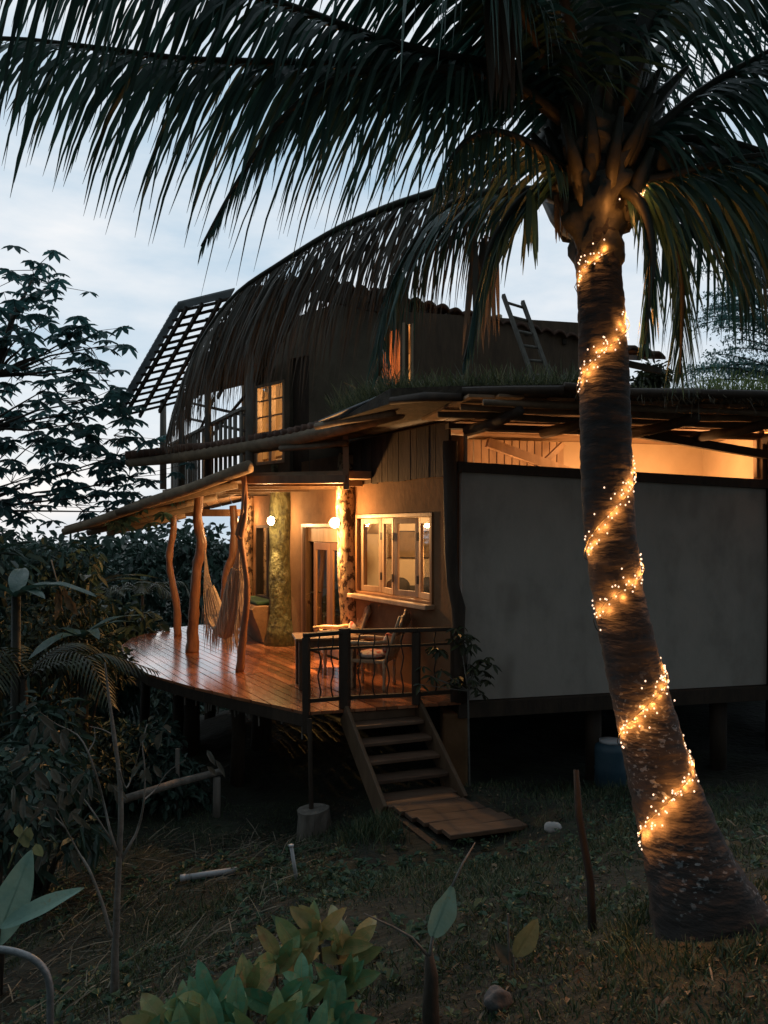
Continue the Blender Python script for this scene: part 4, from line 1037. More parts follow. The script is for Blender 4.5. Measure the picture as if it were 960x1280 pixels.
def sofa(x0,x1,y,label):
    s = empty('sofa', (x0,y,ZD-.03), label, 'sofa'); z = ZD-.03
    m = MB(); m.box(x0,x1,y-.75,y-.05,z+.12,z+.48); m.build('seat', M['sofa'], s, bevel=.05)
    m = MB(); m.box(x0,x1,y-.22,y-.02,z+.485,z+1.12); m.build('backrest', M['sofa'], s, bevel=.06)
    for x in (x0+.1, x1-.1):
        m = MB(); m.box(x-.04,x+.04,y-.6,y-.5,z,z+.12); m.build('leg', M['black'], s)
    for k in range(2):
        m = MB(); m.blob((lerp(x0,x1,.3+.4*k),y-.4,z+1.12), .25, .12, .19, k, .1, 8); m.build('cushion', M['sofa'], s, smooth=True)
sofa(-.15,1.35,16.3,'dark sofa against the lit wall behind the folding window')
def picture(fr, s0, s1, z0, z1, n, label):
    r = empty('picture', fr.pt((s0+s1)/2,n,z0), label, 'picture')
    m = MB(); m.boxf(fr,s0,s1,n,n+.02,z0,z1); m.build('canvas', M['picture'], r)
    m = MB(); m.boxf(fr,s0-.02,s1+.02,n,n+.03,z1,z1+.02); m.boxf(fr,s0-.02,s1+.02,n,n+.03,z0-.02,z0); m.build('picture_frame', M['darkwood'], r)
picture(Fr((-.5,16.355),(1,0),flip=True), .6, 1.7, -.62, -.08, .0, 'wide brown landscape picture hung on the lit wall behind the folding window')
q = Fr((-3.12,17.78),(1.22,-.22), flip=True)
picture(q, .42, .78, -.75, -.40, .045, 'small brown picture on the cream wall seen through the alcove window')
m = MB(); m.lathe((-.05,15.3,-.12), [(.30,0),(.12,.30),(.03,.34)], 20); m.tube([V((-.05,15.3,.2)), V((-.05,15.3,1.35))], .008, 6)
tag(m.build('pendant_lamp', M['shade'], smooth=True), 'cone shaped lamp shade hanging inside behind the far sash of the folding window', 'lamp')
# --- ladder
a0, a1 = P(629,369,12.25), P(676,500,11.7); b0, b1 = P(653,377,12.3), P(697,498,11.75)
ld = empty('ladder', a1, 'weathered wooden ladder leaning against the tiled roof above the grass', 'ladder')
for p, q in ((a0,a1),(b0,b1)):
    m = MB(); m.beam(p, q, .055, .085, up=V((0,-1,.2))); m.build('side_rail', M['grey'], ld, bevel=.006)
for k in range(7):
    t = .07+.14*k; m = MB(); m.tube([a0.lerp(a1,t), b0.lerp(b1,t)], .022, 8); m.build('rung', M['grey'], ld, smooth=True)
# ================================================================== things on the ground
# planked path
pth = empty('plank_path', ST.pt(.2,1.6,GZ(.6,8.2)), 'short path of worn brown planks at the foot of the steps', 'plank path')
for k in range(6):
    n0 = run*NS+.02+k*.21; s = sk+.055*k; w0 = .47
    q = []
    for (ss, nn) in ((s-w0,n0),(s+w0-.06,n0),(s+w0-.04,n0+.2),(s-w0+.01,n0+.2)):
        p = ST.pt(ss, nn, 0); p.z = -3.13+.006*k+.008*math.sin(k*3+ss*2); q.append(p)
    m = MB(); m.hexa([p+V((0,0,-.05)) for p in q]+q); m.build('plank', M['path'], pth, bevel=.008)
for sgn in (-.42,.55):
    m = MB(); m.beam(ST.pt(sgn+sk,run*NS,-3.24), ST.pt(sgn+sk+.1,run*NS+1.3,-3.24), .08, .09); m.build('bearer', M['darkwood'], pth)
# stump with the thin iron prop of the deck
p = P(391,1008,9.35); g = GZ(p.x,p.y)
m = MB(); m.tube([V((p.x,p.y,g-.15)),V((p.x+.01,p.y,g+.25)),V((p.x,p.y,-3.42))], [.215,.20,.195], 14, bump=.15); tag(m.build('stump', M['stump'], smooth=False), 'pale sawn tree stump under the front corner of the deck', 'tree stump')
m = MB(); m.tube([V((p.x-.02,p.y+.02,-3.43)), V((p.x-.05,p.y+.12,ZD-.05))], .03, 8); m.build('iron_prop', M['darkwood'], house)
# pole handrail on two posts down the slope
d = 10.0; a = P(156,999,9.3); b = P(277,964,10.3)
rl = empty('pole_handrail', a, 'pale bamboo handrail pole resting on short posts beside the deck', 'handrail')
m = MB(); m.tube([a, a.lerp(b,.5)+V((0,0,.015)), b], [.05,.052,.045], 9, bump=.08); m.build('pole', M['grey'], rl, smooth=True)
q = P(271,968,10.2); m = MB(); m.tube([V((q.x,q.y-.02,GZ(q.x,q.y)-.1)), q+V((0,0,-.04))], [.055,.05], 9, bump=.1); m.build('post', M['grey'], rl, smooth=True)
q = P(220,938,10.3); m = MB(); m.tube([V((q.x,q.y+.07,GZ(q.x,q.y)-.1)), q+V((0,.07,0))], [.035,.03], 8, bump=.1); m.build('post', M['grey'], rl, smooth=True)
# white pipe lying in the straw and white stake
def on_ground(px, py, lo=2.0, hi=14.0):
    for _ in range(60):
        mid = (lo+hi)/2; p = P(px, py, mid)
        if p.z > GZ(p.x,p.y): lo = mid
        else: hi = mid
    return P(px, py, lo)
a, b = on_ground(226,1104), on_ground(296,1091)
m = MB(); m.tube([a+V((0,0,.05)), b+V((0,0,.03))], .030, 12); m.tube([a+V((0,0,.05))-(b-a).normalized()*.002, a+V((0,0,.05))+(b-a).normalized()*.05], .034, 12); tag(m.build('plastic_pipe', M['pipe'], smooth=True), 'white plastic pipe lying in the straw on the slope', 'pipe')
a = on_ground(372,1100); b = P(364,1058,a.y)
m = MB(); m.tube([a+V((0,0,-.05)), b], .017, 10); m.tube([b, b+V((0,0,.015))], .024, 10); tag(m.build('stake', M['pipe'], smooth=True), 'thin white plastic stake standing above the broad leaved plant', 'stake')
# tall dark stake
a = on_ground(742,1165); b = P(720,962,a.y+.25)
m = MB(); m.tube([a+V((0,0,-.1)), a.lerp(b,.3)+V((.01,0,0)), a.lerp(b,.7)+V((-.012,0,0)), b], [.022,.021,.019,.015], 9, bump=.3); tag(m.build('garden_stake', M['charwood'], smooth=True), 'tall dark weathered stake standing in the lawn beside the palm trunk', 'stake')
# blue barrel
p = P(763,985,10.4); p.z = GZ(p.x,p.y)
br_ = empty('barrel', p, 'blue plastic barrel standing in the dark under the house', 'barrel')
m = MB(); m.lathe(p, [(.19,0),(.215,.04),(.205,.2),(.215,.24),(.205,.28),(.21,.5),(.2,.56),(.14,.60)], 20); m.build('body', M['blue'], br_, smooth=True)
m = MB(); m.lathe(p, [(.145,.60),(.15,.635),(.05,.64)], 18); m.build('lid', M['pipe'], br_, smooth=True)
a = on_ground(691,1038); m = MB(); m.blob(a+V((0,0,.03)), .085, .07, .06, 5, .35, 8); tag(m.build('white_rock', M['whitestone'], smooth=True), 'small white rock in the grass past the end of the plank path', 'rock')
a = on_ground(622,1262); m = MB(); m.blob(a+V((0,0,.03)), .06, .055, .065, 9, .25, 16); tag(m.build('grey_rock', M['stone'], smooth=True), 'rounded grey rock in the lawn beside the cut banana stem', 'rock')
# bent metal pipe in the corner
d = 3.1
pts = [(-60,1188),(-10,1186),(20,1190),(42,1199),(56,1213),(62,1232),(63,1262),(62,1330),(60,1420)]
m = MB(); q, _ = dense(PATH(pts, d), [1]*len(pts), 40); q[-1].z = GZ(q[-1].x,q[-1].y)-.1
m.tube(q, .014, 10); tag(m.build('bent_pipe', M['galv'], smooth=True), 'bent galvanised pipe rail rising from the slope in the near corner', 'pipe rail')
# ================================================================== plants
def leaf_blade(m, base, d, nrm, L, W, curl=.25, fold=.15, nseg=7, shape=.45, wav=.0, r=None):
    d = V(d).normalized(); w = d.cross(V(nrm)).normalized(); nn = w.cross(d)
    vs = []; fs = []
    ph = rng.uniform(0,6)
    for i in range(nseg+1):
        t = i/nseg; wd = W*.5*(math.sin(math.pi*t**(.9 if shape >= .45 else .7))**.75)*(1-.15*t)+W*.012
        c = base+d*L*(t-.15*curl*t*t)-nn*L*curl*t*t
        for x in (-1,-.5,0,.5,1):
            vs.append(c+w*wd*x+nn*(fold*wd*abs(x)+wav*W*.5*math.sin(t*14+ph+x*2)*abs(x)))
    for i in range(nseg):
        for k in range(4): fs.append((i*5+k, i*5+k+1, (i+1)*5+k+1, (i+1)*5+k))
    if r is None: r = rng.random()
    rv_ = []; rf_ = []
    for i in range(nseg):          # raised midrib
        t = i/nseg; c = base+d*L*(t-.15*curl*t*t)-nn*L*curl*t*t+nn*.0025; k = W*(.022*(1-t)+.004)
        rv_ += [c-w*k, c+w*k]
    m.add(rv_, [(2*i,2*i+1,2*i+3,2*i+2) for i in range(nseg-1)], min(1, r+.3))
    m.add(vs, fs, [min(1,max(0,r+(.035 if (i//4) % 2 else -.035)+rng.uniform(-.03,.03))) for i in range(len(fs))])
# broad leaved plant at the bottom
c0 = on_ground(330,1279, 1.5, 9); 
plant = empty('broad_leaf_plant', (c0.x,c0.y,c0.z), 'clump of broad green and ochre leaves at the bottom of the slope', 'plant')
m = MB(); st = MB()
heads = [(398,1135,3.75,.9),(375,1165,3.6,.9),(420,1150,3.8,.8),(345,1175,3.5,.7),(440,1165,3.85,.9),(385,1215,3.35,.25),(350,1230,3.2,.3),(310,1215,3.3,.5),(410,1250,3.3,.2),(300,1250,3.0,.1),(260,1235,3.05,.4),(235,1250,3.0,.5),(215,1262,2.9,.6),(345,1265,2.9,.15),(385,1275,3.0,.1),(275,1280,2.85,.2),(430,1205,3.6,.3),(330,1290,2.8,.2),(240,1292,2.8,.2),(190,1285,2.8,.45)]
for (px, py, d, dry) in heads:
    h = P(px, py+30, d); g = on_ground(px, min(py+170,1400), 1.2, 7); root = V((h.x+rng.uniform(-.05,.05), h.y+.05, GZ(h.x,h.y)-.05))
    st.tube([root, root.lerp(h,.5)+V((.02,0,0)), h], [.012,.010,.008], 6)
    nlv = rng.randint(7,11)
    for k in range(nlv):
        a = rng.uniform(0, 2*math.pi); e = rng.uniform(.35,1.5)
        dv = V((math.cos(a), math.sin(a)*.8-.15, e)); L = rng.uniform(.11,.205); W = L*rng.uniform(.36,.5)
        b = h+V((rng.uniform(-.03,.03), rng.uniform(-.03,.03), rng.uniform(-.05,.03)))
        rr_ = min(1, max(0, dry*.6+rng.uniform(-.1,.45)))
        fwd_n = V((rng.uniform(-.4,.4), -1, .55))
        leaf_blade(m, b, dv, fwd_n if abs(dv.normalized().dot(fwd_n.normalized())) < .9 else V((1,0,.3)), L, W, rng.uniform(.05,.4), rng.uniform(.1,.35), wav=.10, r=rr_)
m.build('leaves', M['broad'], plant, smooth=True); st.build('stems', M['petiole'], plant, smooth=True)
# banana leaves at the side
c0 = P(-8,1200,3.5); bn = empty('banana_plant', (c0.x,c0.y,GZ(c0.x,c0.y)), 'young banana plant with a torn pale leaf at the picture edge above the bent pipe', 'banana plant')
m = MB(); m.tube([V((c0.x,c0.y,GZ(c0.x,c0.y))), c0, P(-2,1160,3.5)], [.035,.025,.012], 8); m.build('stem', M['petiole'], bn, smooth=True)
m = MB(); leaf_blade(m, P(-8,1185,3.5), P(40,1062,3.5)-P(-8,1185,3.5), V((.35,-1,.15)), .47, .165, .05, .25, 30, wav=.10, r=.5); m.build('leaf', M['banana'], bn, smooth=True)
m = MB(); leaf_blade(m, P(0,1160,3.45), P(103,1106,3.45)-P(0,1160,3.45), V((-.1,-1,.9)), .41, .085, .08, .4, 24, wav=.06, r=.8); m.build('leaf', M['banana'], bn, smooth=True)
m = MB()
for (px,py) in ((24,1038),(38,1042),(45,1062),(30,1050)): leaf_blade(m, P(px,py-8,3.6), V((rng.uniform(-.4,.5),-.1,-1)), V((0,-1,.3)), .075, .05, .3, .4, 5, wav=.2); 
m.tube(PATH([(10,1085),(24,1048),(34,1034)],3.6), .004, 5); m.build('yellow_leaves', M['yellowleaf'], bn, smooth=True)
# cut banana stem with one standing leaf
a = on_ground(541,1300, 1.2, 7); top = P(537,1194,a.y)
cb = empty('cut_banana_stem', a, 'dark cut banana stem with one standing green leaf in the lawn', 'banana plant')
m = MB(); m.tube([a+V((0,0,-.1)), a.lerp(top,.35)+V((-.008,0,0)), a.lerp(top,.75)+V((.006,0,0)), top], [.042,.036,.032,.022], 12, bump=.35); m.build('stem', M['trunk'], cb, smooth=True)
m = MB(); leaf_blade(m, P(540,1172,a.y), P(566,1106,a.y)-P(540,1172,a.y), V((.35,-1,.2)), .245, .125, .02, .35, 26, wav=.07, r=.4); m.build('leaf', M['banana'], cb, smooth=True)
m = MB(); m.tube(PATH([(537,1200,a.y),(539,1185,a.y),(541,1170,a.y)]), [.012,.009,.006], 7); m.tube([P(565,1108,a.y), P(578,1080,a.y+.05), P(594,1053,a.y+.1)], [.006,.005,.002], 6); m.tube(PATH([(536,1196,a.y),(515,1172,a.y-.02),(490,1158,a.y-.05),(455,1142,a.y-.1)]), [.008,.006,.005,.003], 6); m.build('dry_stalk', M['twig'], cb, smooth=True)
# little plant with a yellowing leaf
a = on_ground(645,1215, 1.5, 8); sp = empty('seedling', a, 'seedling with one yellowing upright leaf beside a thin stick', 'plant')
m = MB(); m.tube([a+V((0,0,-.05)), P(642,1195,a.y)], [.007,.004], 6); m.tube([a+V((-.03,0,-.05)), P(635,1142,a.y)], [.007,.005], 6); m.build('stem', M['twig'], sp)
m = MB(); leaf_blade(m, P(643,1196,a.y), P(675,1146,a.y)-P(643,1196,a.y), V((.1,-1,.2)), .215, .11, .05, .35, 9, wav=.06, r=.6); m.build('leaf', M['yellowleaf'], sp, smooth=True)
m = MB(); leaf_blade(m, P(640,1205,a.y), P(622,1182,a.y)-P(640,1205,a.y), V((.1,-1,.2)), .13, .07, .1, .35, 9, wav=.1, r=.6); m.build('leaf', M['dullleaf'], sp, smooth=True)
# bare sapling
d = 5.2
sap = empty('bare_sapling', P(143,1235,d), 'slender bare sapling with thin twigs and a few hanging leaves', 'sapling')
m = MB()
trunk = [(143,1250),(144,1190),(147,1110),(150,1050),(151,1000),(148,960),(142,915),(136,870),(131,828)]
q, r_ = dense(PATH(trunk,d), [.030,.025,.021,.019,.017,.015,.013,.009,.005], 40); q[0].z = min(q[0].z, GZ(q[0].x,q[0].y)-.05); m.tube(q, r_, 9, bump=.2)
br = [([(139,1172),(128,1130),(112,1088),(98,1065),(82,1035),(68,1008)],.014),([(148,1070),(138,1040),(130,1005),(120,968),(110,940),(96,918),(70,905),(50,890)],.012),([(150,1078),(163,1055),(173,1035),(180,1000),(181,960),(178,930),(184,905)],.012),
      ([(149,962),(158,985),(168,960),(176,930)],.008),([(143,920),(128,912),(112,908)],.006),([(110,940),(118,925),(118,910)],.006),([(180,1000),(196,985),(210,965),(232,950)],.006),([(82,1035),(60,1015),(40,1008)],.006),([(148,1065),(120,1020),(98,990),(75,965)],.007)]
for pts, r in br:
    q, r_ = dense([P(x,y,d+rng.uniform(-.1,.1)) for x,y in pts], [lerp(r,.002,i/(len(pts)-1)) for i in range(len(pts))], 18); m.tube(q, r_, 6, bump=.2)
m.build('trunk', M['twig'], sap, smooth=True)
lc = LC()
spots = [(70,905),(50,890),(62,915),(80,910),(40,935),(55,960),(45,975),(30,990),(48,1000),(62,1005),(20,1010),(75,985),(98,980),(108,970),(95,1018),(80,1062),(60,1060),(140,985),(196,905),(188,955),(260,942),(176,962),(35,960)]
b = []; dd = []
for (x,y) in spots:
    for _ in range(3): b.append(P(x+rng.gauss(0,7),y+rng.gauss(0,6),d+rng.uniform(-.2,.2))); dd.append((rng.uniform(-.7,.7),rng.uniform(-.5,.3),-rng.uniform(.1,1)))
lc.leaves(np.array(b), np.array(dd), np.array([(rng.uniform(-.4,.4),-1,.8) for _ in b]), nr.uniform(.07,.15,len(b)), nr.uniform(.03,.06,len(b)), .3, .2)
lc.build('leaves', M['dullleaf'], sap)
# ================================================================== trees and shrubs
def leafball(lc, c, rad, n, L, W, hang=.4, squash=1.0):
    q = rv(n)*(nr.random((n,1))**.45); q[:,2] *= squash
    base = np.array(c)+q*rad
    d = rv(n)*.8+q*.8; d[:,2] -= hang
    nrm = rv(n)*.6+np.array([0,-.2,1.0])
    lc.leaves(base, d, nrm, L*(.6+.8*nr.random(n)), W*(.6+.8*nr.random(n)), .2, .2)
def rosette(lc, c, n, L, droop):
    """a hand of leaflets spreading from the end of a leaf stalk"""
    tilt = rv(1)[0]*.45+np.array([0,-.1,1.0]); tilt /= np.linalg.norm(tilt)
    x = np.cross(tilt, rv(1)[0]); x /= np.linalg.norm(x); y = np.cross(tilt, x)
    a = np.arange(n)*2*math.pi/n+nr.random()*6+nr.normal(size=n)*.15
    d = np.cos(a)[:,None]*x+np.sin(a)[:,None]*y+tilt*.12-np.array([0,0,droop])
    lc.leaves(np.repeat(np.array([c]),n,0), d, np.repeat(tilt[None],n,0), L*(.75+.4*nr.random(n)), L*.40, .12, .25)
# big palmate tree
d = 15.0; base = P(-70,760,d); base.z = GZ(base.x,base.y)
tr = empty('palmate_tree', base, 'tall tree with drooping palmate leaves standing against the sky beyond the deck', 'tree')
m = MB(); lc = LC()
tk = [base+V((0,0,-.2)), P(-60,640,d), P(-30,540,d), P(-6,470,d), P(15,400,d), P(40,350,d)]
m.tube(tk, [.20,.16,.12,.09,.055,.02], 9, bump=.15)
tips = [(45,330,.9),(68,350,.7),(22,345,.8),(40,372,.9),(10,385,1),(58,395,.9),(28,415,1),(8,430,1),(112,408,1),(132,432,.9),(95,428,1),(75,445,1),(48,450,1),(18,470,1),(108,462,1),(140,468,.8),(60,485,1),(88,492,1),(128,498,1),(155,505,.8),(30,510,1),(8,520,1),(70,525,1),(105,528,1),(140,535,1),(165,545,.9),(45,550,1),(15,560,1),(85,560,1),(120,566,1),(155,575,1),(175,560,.7),(190,590,.8),(60,590,1),(25,598,1),(100,598,1),(140,605,1),(175,615,1),(195,625,.7),(75,625,1),(40,630,1),(10,640,1),(115,632,1),(160,640,1),(-10,400,1),(-15,480,1),(-12,560,1),(-5,620,1)]
for i, (px, py, k) in enumerate(tips):
    dd_ = d+rng.uniform(-1.6,1.6); tip = P(px, py, dd_)
    j = min(range(1, len(tk)), key=lambda q_: abs(tk[q_].z-(tip.z-.7))); s = tk[j]
    mid = s.lerp(tip,.5)+V((0,0,.10-.08*(i % 3)))
    if rng.random() < .72: m.tube([s, s.lerp(tip,.25)+V((0,0,.02)), mid, tip], [.035,.028,.018,.008], 6)
    for q_ in range(rng.randint(6,10)):
        c = tip+V((rng.gauss(0,.30), rng.gauss(0,.3), rng.gauss(0,.20)))
        if q_: m.tube([tip.lerp(mid,.25), c], [.008,.005], 5)
        rosette(lc, c, rng.randint(6,8), .23*k+.05, .30)
m.build('trunk', M['trunk'], tr, smooth=True); lc.build('crown', M['treeleaf'], tr)
# undergrowth and trees round the deck, every one its own plant
def bush(name, label, cat, px, ytop, d, w, h, n, L, mat, seed, clumps=9, trunk=True, group=None, asp=.42):
    top = P(px, ytop, d); gz = GZ(top.x, top.y); h = top.z-gz if h is None else h
    r = empty(name, (top.x,top.y,top.z-h), label, cat, group); lc = LC(); m = MB()
    zb = max(gz, top.z-h)
    for k in range(clumps):
        a = rng.uniform(0,2*math.pi); t = rng.random()**.8; rr = w*.5*math.sqrt(rng.random())*(1-.45*t)
        c = V((top.x+math.cos(a)*rr, top.y+math.sin(a)*rr*.7, lerp(zb+.25*h*.3, top.z-.18*w, t)))
        rad = w*rng.uniform(.16,.27); leafball(lc, c, rad, int(n/clumps), L, L*asp, .5, .85)
        if trunk: m.tube([V((top.x+math.cos(a)*rr*.15, top.y, gz-.1)), V((top.x+math.cos(a)*rr*.5, top.y+math.sin(a)*rr*.3, lerp(gz,c.z,.55))), c], [.045,.028,.010], 6, bump=.1)
    if trunk: m.build('trunk', M['trunk'], r, smooth=True)
    lc.build('crown', M[mat], r)
    return r
G1 = 'dark shrubs on the slope beside the deck'; G2 = 'trees crowding behind the deck'
bush('shrub','dark bushy shrub below the eave tip, in front of the palmate tree','shrub',60,655,13.0,2.6,4.0,2600,.20,'jungle1',1,12,group=G1)
bush('shrub','dense shrub at the picture edge level with the deck','shrub',0,672,11.0,2.4,4.4,1500,.30,'jungle1',2,12,group=G1,asp=.30)
bush('shrub','olive shrub with a hanging withered leaf above the bare sapling','shrub',85,715,10.5,1.9,3.4,3600,.11,'jungle2',3,13,group=G1)
bush('shrub','dark shrub close under the rounded end of the deck','shrub',150,868,11.0,1.7,2.0,1800,.15,'jungle1',4,11,group=G1)
bush('shrub','low dark shrub behind the twigs of the bare sapling','shrub',40,860,8.0,1.7,2.0,1100,.20,'jungle1',5,11,group=G1,asp=.28)
bush('shrub','low shrub in shadow between the sapling and the bamboo handrail','shrub',190,930,10.6,1.4,1.2,1300,.12,'jungle1',6,9,group=G1)
bush('shrub','ragged shrub between the eave tip and the first crooked post','shrub',135,725,17.0,2.6,5.0,1500,.30,'jungle1',7,12,group=G1)
bush('shrub','tangled shrub at the picture edge above the young banana plant','shrub',-10,930,6.2,1.2,1.6,1300,.11,'jungle1',8,10,group=G1)
bush('background_tree','tree whose leaves fill the gap between the first two crooked posts','tree',225,648,40,7,9,3000,.46,'jungle1',10,12,group=G2)
bush('background_tree','tree standing behind the hammock against the pale sky','tree',275,654,42,6.5,9,3000,.46,'jungle1',11,12,group=G2)
bush('background_tree','tree showing between the far bark pillar and the crooked posts','tree',318,660,44,6.5,8,2400,.46,'jungle1',12,12,group=G2)
bush('background_tree','dark round tree beyond the eave tip at the horizon','tree',120,662,38,7,8,3000,.42,'jungle1',13,12,group=G2)
bush('background_tree','wide dark tree beyond the shrubs at the picture edge','tree',20,640,34,7,9,3200,.38,'jungle1',14,12,group=G2)
bush('background_tree','small tree seen under the tiles behind the palm trunk','tree',805,452,19,2.0,6.5,1500,.20,'jungle2',15,9,group=G2)
bush('background_tree','dark tree closing the view beneath the deck','tree',200,775,21,5,4.0,2400,.24,'jungle1',16,12,group=G2)
def wild_banana(px, py, d, n, L, label):
    c = P(px,py,d); g = GZ(c.x,c.y); r = empty('wild_banana', (c.x,c.y,g), label, 'banana plant', 'wild bananas among the shrubs')
    m = MB(); m.tube([V((c.x,c.y,g-.1)), c], [.07,.05], 8, bump=.1); m.build('stem', M['petiole'], r, smooth=True)
    for k in range(n):
        a = 2*math.pi*k/n+rng.uniform(-.4,.4); d_ = V((math.cos(a), math.sin(a)*.8-.2, rng.uniform(.5,1.3)))
        l = L*rng.uniform(.7,1.1); m = MB(); leaf_blade(m, c+V((0,0,rng.uniform(-.05,.05))), d_, V((0,0,1)) if abs(d_.normalized().z) < .8 else V((.3,-1,.3)), l, l*.27, rng.uniform(.45,.8), .25, 18, wav=.08, r=.5); m.build('leaf', M['wildleaf'], r, smooth=True)
wild_banana(112,738,14.0,7,1.15,'wild banana with drooping leaves under the eave tip, left of the rounded deck end')
wild_banana(20,745,9.0,6,.95,'wild banana with long leaves at the picture edge under the palmate tree')
wild_banana(105,800,10.2,6,.8,'small wild banana behind the top of the bare sapling')
# withered leaf hanging in the shrubs
m = MB()
for k in range(4): leaf_blade(m, P(72+k*4,738+rng.uniform(-4,8),9.3), V((rng.uniform(-.5,.5),-.1,-1)), V((rng.uniform(-.8,.8),-1,.3)), rng.uniform(.2,.36), rng.uniform(.07,.13), .2, .4, 6, wav=.4)
m.tube([P(78,744,9.3),P(70,722,9.5),P(64,700,9.8)], .008, 5); tag(m.build('withered_leaf', M['brownleaf'], smooth=True), 'pale withered leaf hanging in the dark shrubs', 'dead leaf')
# arching palm fronds low among the shrubs
def small_palm(px, py, d, label, n, L, tilt):
    g = P(px,py,d); r = empty('understorey_palm', (g.x,g.y,GZ(g.x,g.y)), label, 'palm', 'palms on the slope round the deck')
    for k in range(n):
        a = 2*math.pi*k/n+tilt; q = [g+V((math.cos(a)*L*t, math.sin(a)*L*t*.7, L*(rng.uniform(.7,1.1)*t-.95*t*t))) for t in (0,.2,.4,.6,.8,1)]
        m = MB(); m.tube(q, [.018,.015,.012,.009,.006,.003], 6); fo = m.build('frond', M['petiole'], r)
        qq, _ = dense(q, [1]*6, 30); lc = LC(); b=[]; dd=[]; wv=[]; ll=[]
        for i in range(3,30):
            t = (qq[i]-qq[i-1]).normalized(); s = t.cross(UP).normalized()
            for sg in (-1,1): b.append(qq[i]); dd.append(s*sg*.8+t*.6+V((0,0,.05))); wv.append(t); ll.append(L*.28*math.sin(math.pi*min(.95,i/30+.05))**.6)
        lc.blades(np.array(b),np.array(dd),np.array(wv),np.array(ll),.032,.55); lc.build('leaflets', M['jungle2'], fo)
    m = MB(); m.tube([V((g.x,g.y,GZ(g.x,g.y)-.1)), g+V((0,0,.05))], [.06,.04], 8, bump=.2); m.build('trunk', M['trunk'], r, smooth=True)
small_palm(30,850,9.0,'low palm with arching olive fronds under the palmate tree',7,1.5,.3)
small_palm(178,745,19.5,'palm with arching fronds behind the eave, past the deck end',8,1.3,.2)
# creeper shrub against the white wall
c = P(590,835,9.95); r = empty('corner_shrub', (c.x,c.y,GZ(c.x,c.y)), 'dark leafy shrub against the white wall beside the railing', 'shrub')
m = MB(); lc = LC()
for k in range(46):
    px, py = rng.choice([(585,800),(600,815),(575,790),(590,840),(565,800),(545,815),(540,850),(595,860),(570,850),(605,825)]); q = P(px+rng.gauss(0,7), py+rng.gauss(0,8), 9.95+rng.uniform(-.12,.15))
    rosette(lc, q, rng.randint(4,6), rng.uniform(.10,.15), .45)
    if k % 3 == 0: m.tube([V((c.x-.03,c.y,GZ(c.x,c.y)-.1)), V((c.x-.05,c.y,c.z-.3)), q], [.016,.012,.004], 5)
m.build('stems', M['twig'], r); lc.build('leaves', M['jungle2'], r)
# lacy tree at the far side
d = 17.0; base = P(1040,700,d); base.z = GZ(base.x,base.y)
tr = empty('lacy_tree', base, 'feathery light leaved tree behind the grass roof past the palm', 'tree')
m = MB(); lc = LC()
m.tube([base, P(1050,560,d), P(1020,470,d), P(990,420,d)], [.2,.15,.1,.07], 8, bump=.1)
for i in range(26):
    y0 = rng.uniform(345,470); s = P(rng.uniform(975,1010), y0+rng.uniform(5,40), d); e = P(rng.uniform(855,930), y0+rng.uniform(-10,18), d+rng.uniform(-1.2,1.2))
    q, r_ = dense([s, s.lerp(e,.4)+V((0,0,.14)), s.lerp(e,.75)+V((0,0,.12)), e], [.03,.02,.012,.004], 20); m.tube(q, r_, 5)
    for k in range(2, 20):
        for _ in range(3):
            t = q[k]; tw = t+V((rng.gauss(0,.22), rng.gauss(0,.25), rng.gauss(-.02,.11)))
            n = 9; b = np.array([t.lerp(tw, (j+1)/n) for j in range(n)]); dd = rv(n)*.7+np.array([0,0,.1]); lc.leaves(b, dd, np.array([[0,-.4,1.0]])+rv(n)*.4, .085, .032, .1, .1)
m.build('trunk', M['trunk'], tr, smooth=True); lc.build('crown', M['laceleaf'], tr)
# far wooded slope
lc = LC()
n = 15000; x = nr.uniform(-45,45,n); y = nr.uniform(44,60,n)+np.abs(x)*.15
top = -.2+.5*np.sin(x*.31)+.4*np.sin(x*.83+1)+.3*np.sin(x*1.9)
z = ground_z(x,y)+(top+6-ground_z(x,y)-6.0)*nr.random(n)**.55
d_ = rv(n); d_[:,2] -= .4; lc.leaves(np.stack([x,y,z],1), d_, rv(n)*.7+np.array([0,-.3,1]), nr.uniform(.45,.95,n), nr.uniform(.25,.5,n), .2, .2)
o = lc.build('far_forest', M['jungle1']); tag(o, 'dark wooded slope far beyond the deck', 'forest', None, 'stuff')
# ================================================================== grass, straw and litter
lc = LC()
for (n, x0, x1, y0, y1, L) in ((48000,-2.2,2.2,1.9,4.2,.045),(52000,-4,3.6,4,7,.07),(30000,-5,4.5,6.5,11,.10),(8000,2,7.5,6,12.5,.16)):
    x, y, z = scatter(n, x0, x1, y0, y1); k = keep_off(x, y)
    pn = np.array([mnoise.noise((a*.9,b*.9,0)) for a, b in zip(x,y)]); k &= (pn+nr.normal(size=len(x))*.3) > -.22
    x, y, z, pn = x[k], y[k], z[k], pn[k]; q = len(x)
    d_ = np.stack([nr.normal(size=q)*.5, nr.normal(size=q)*.5, np.ones(q)], 1)
    lc.blades(np.stack([x,y,z-.01],1), d_, rv(q)*np.array([1,1,.1]), L*(.4+nr.random(q))*(1+.9*pn), .005+.004*nr.random(q), .1+.45*nr.random(q), prof=(.8,1,.4), st=(0,.55,1))
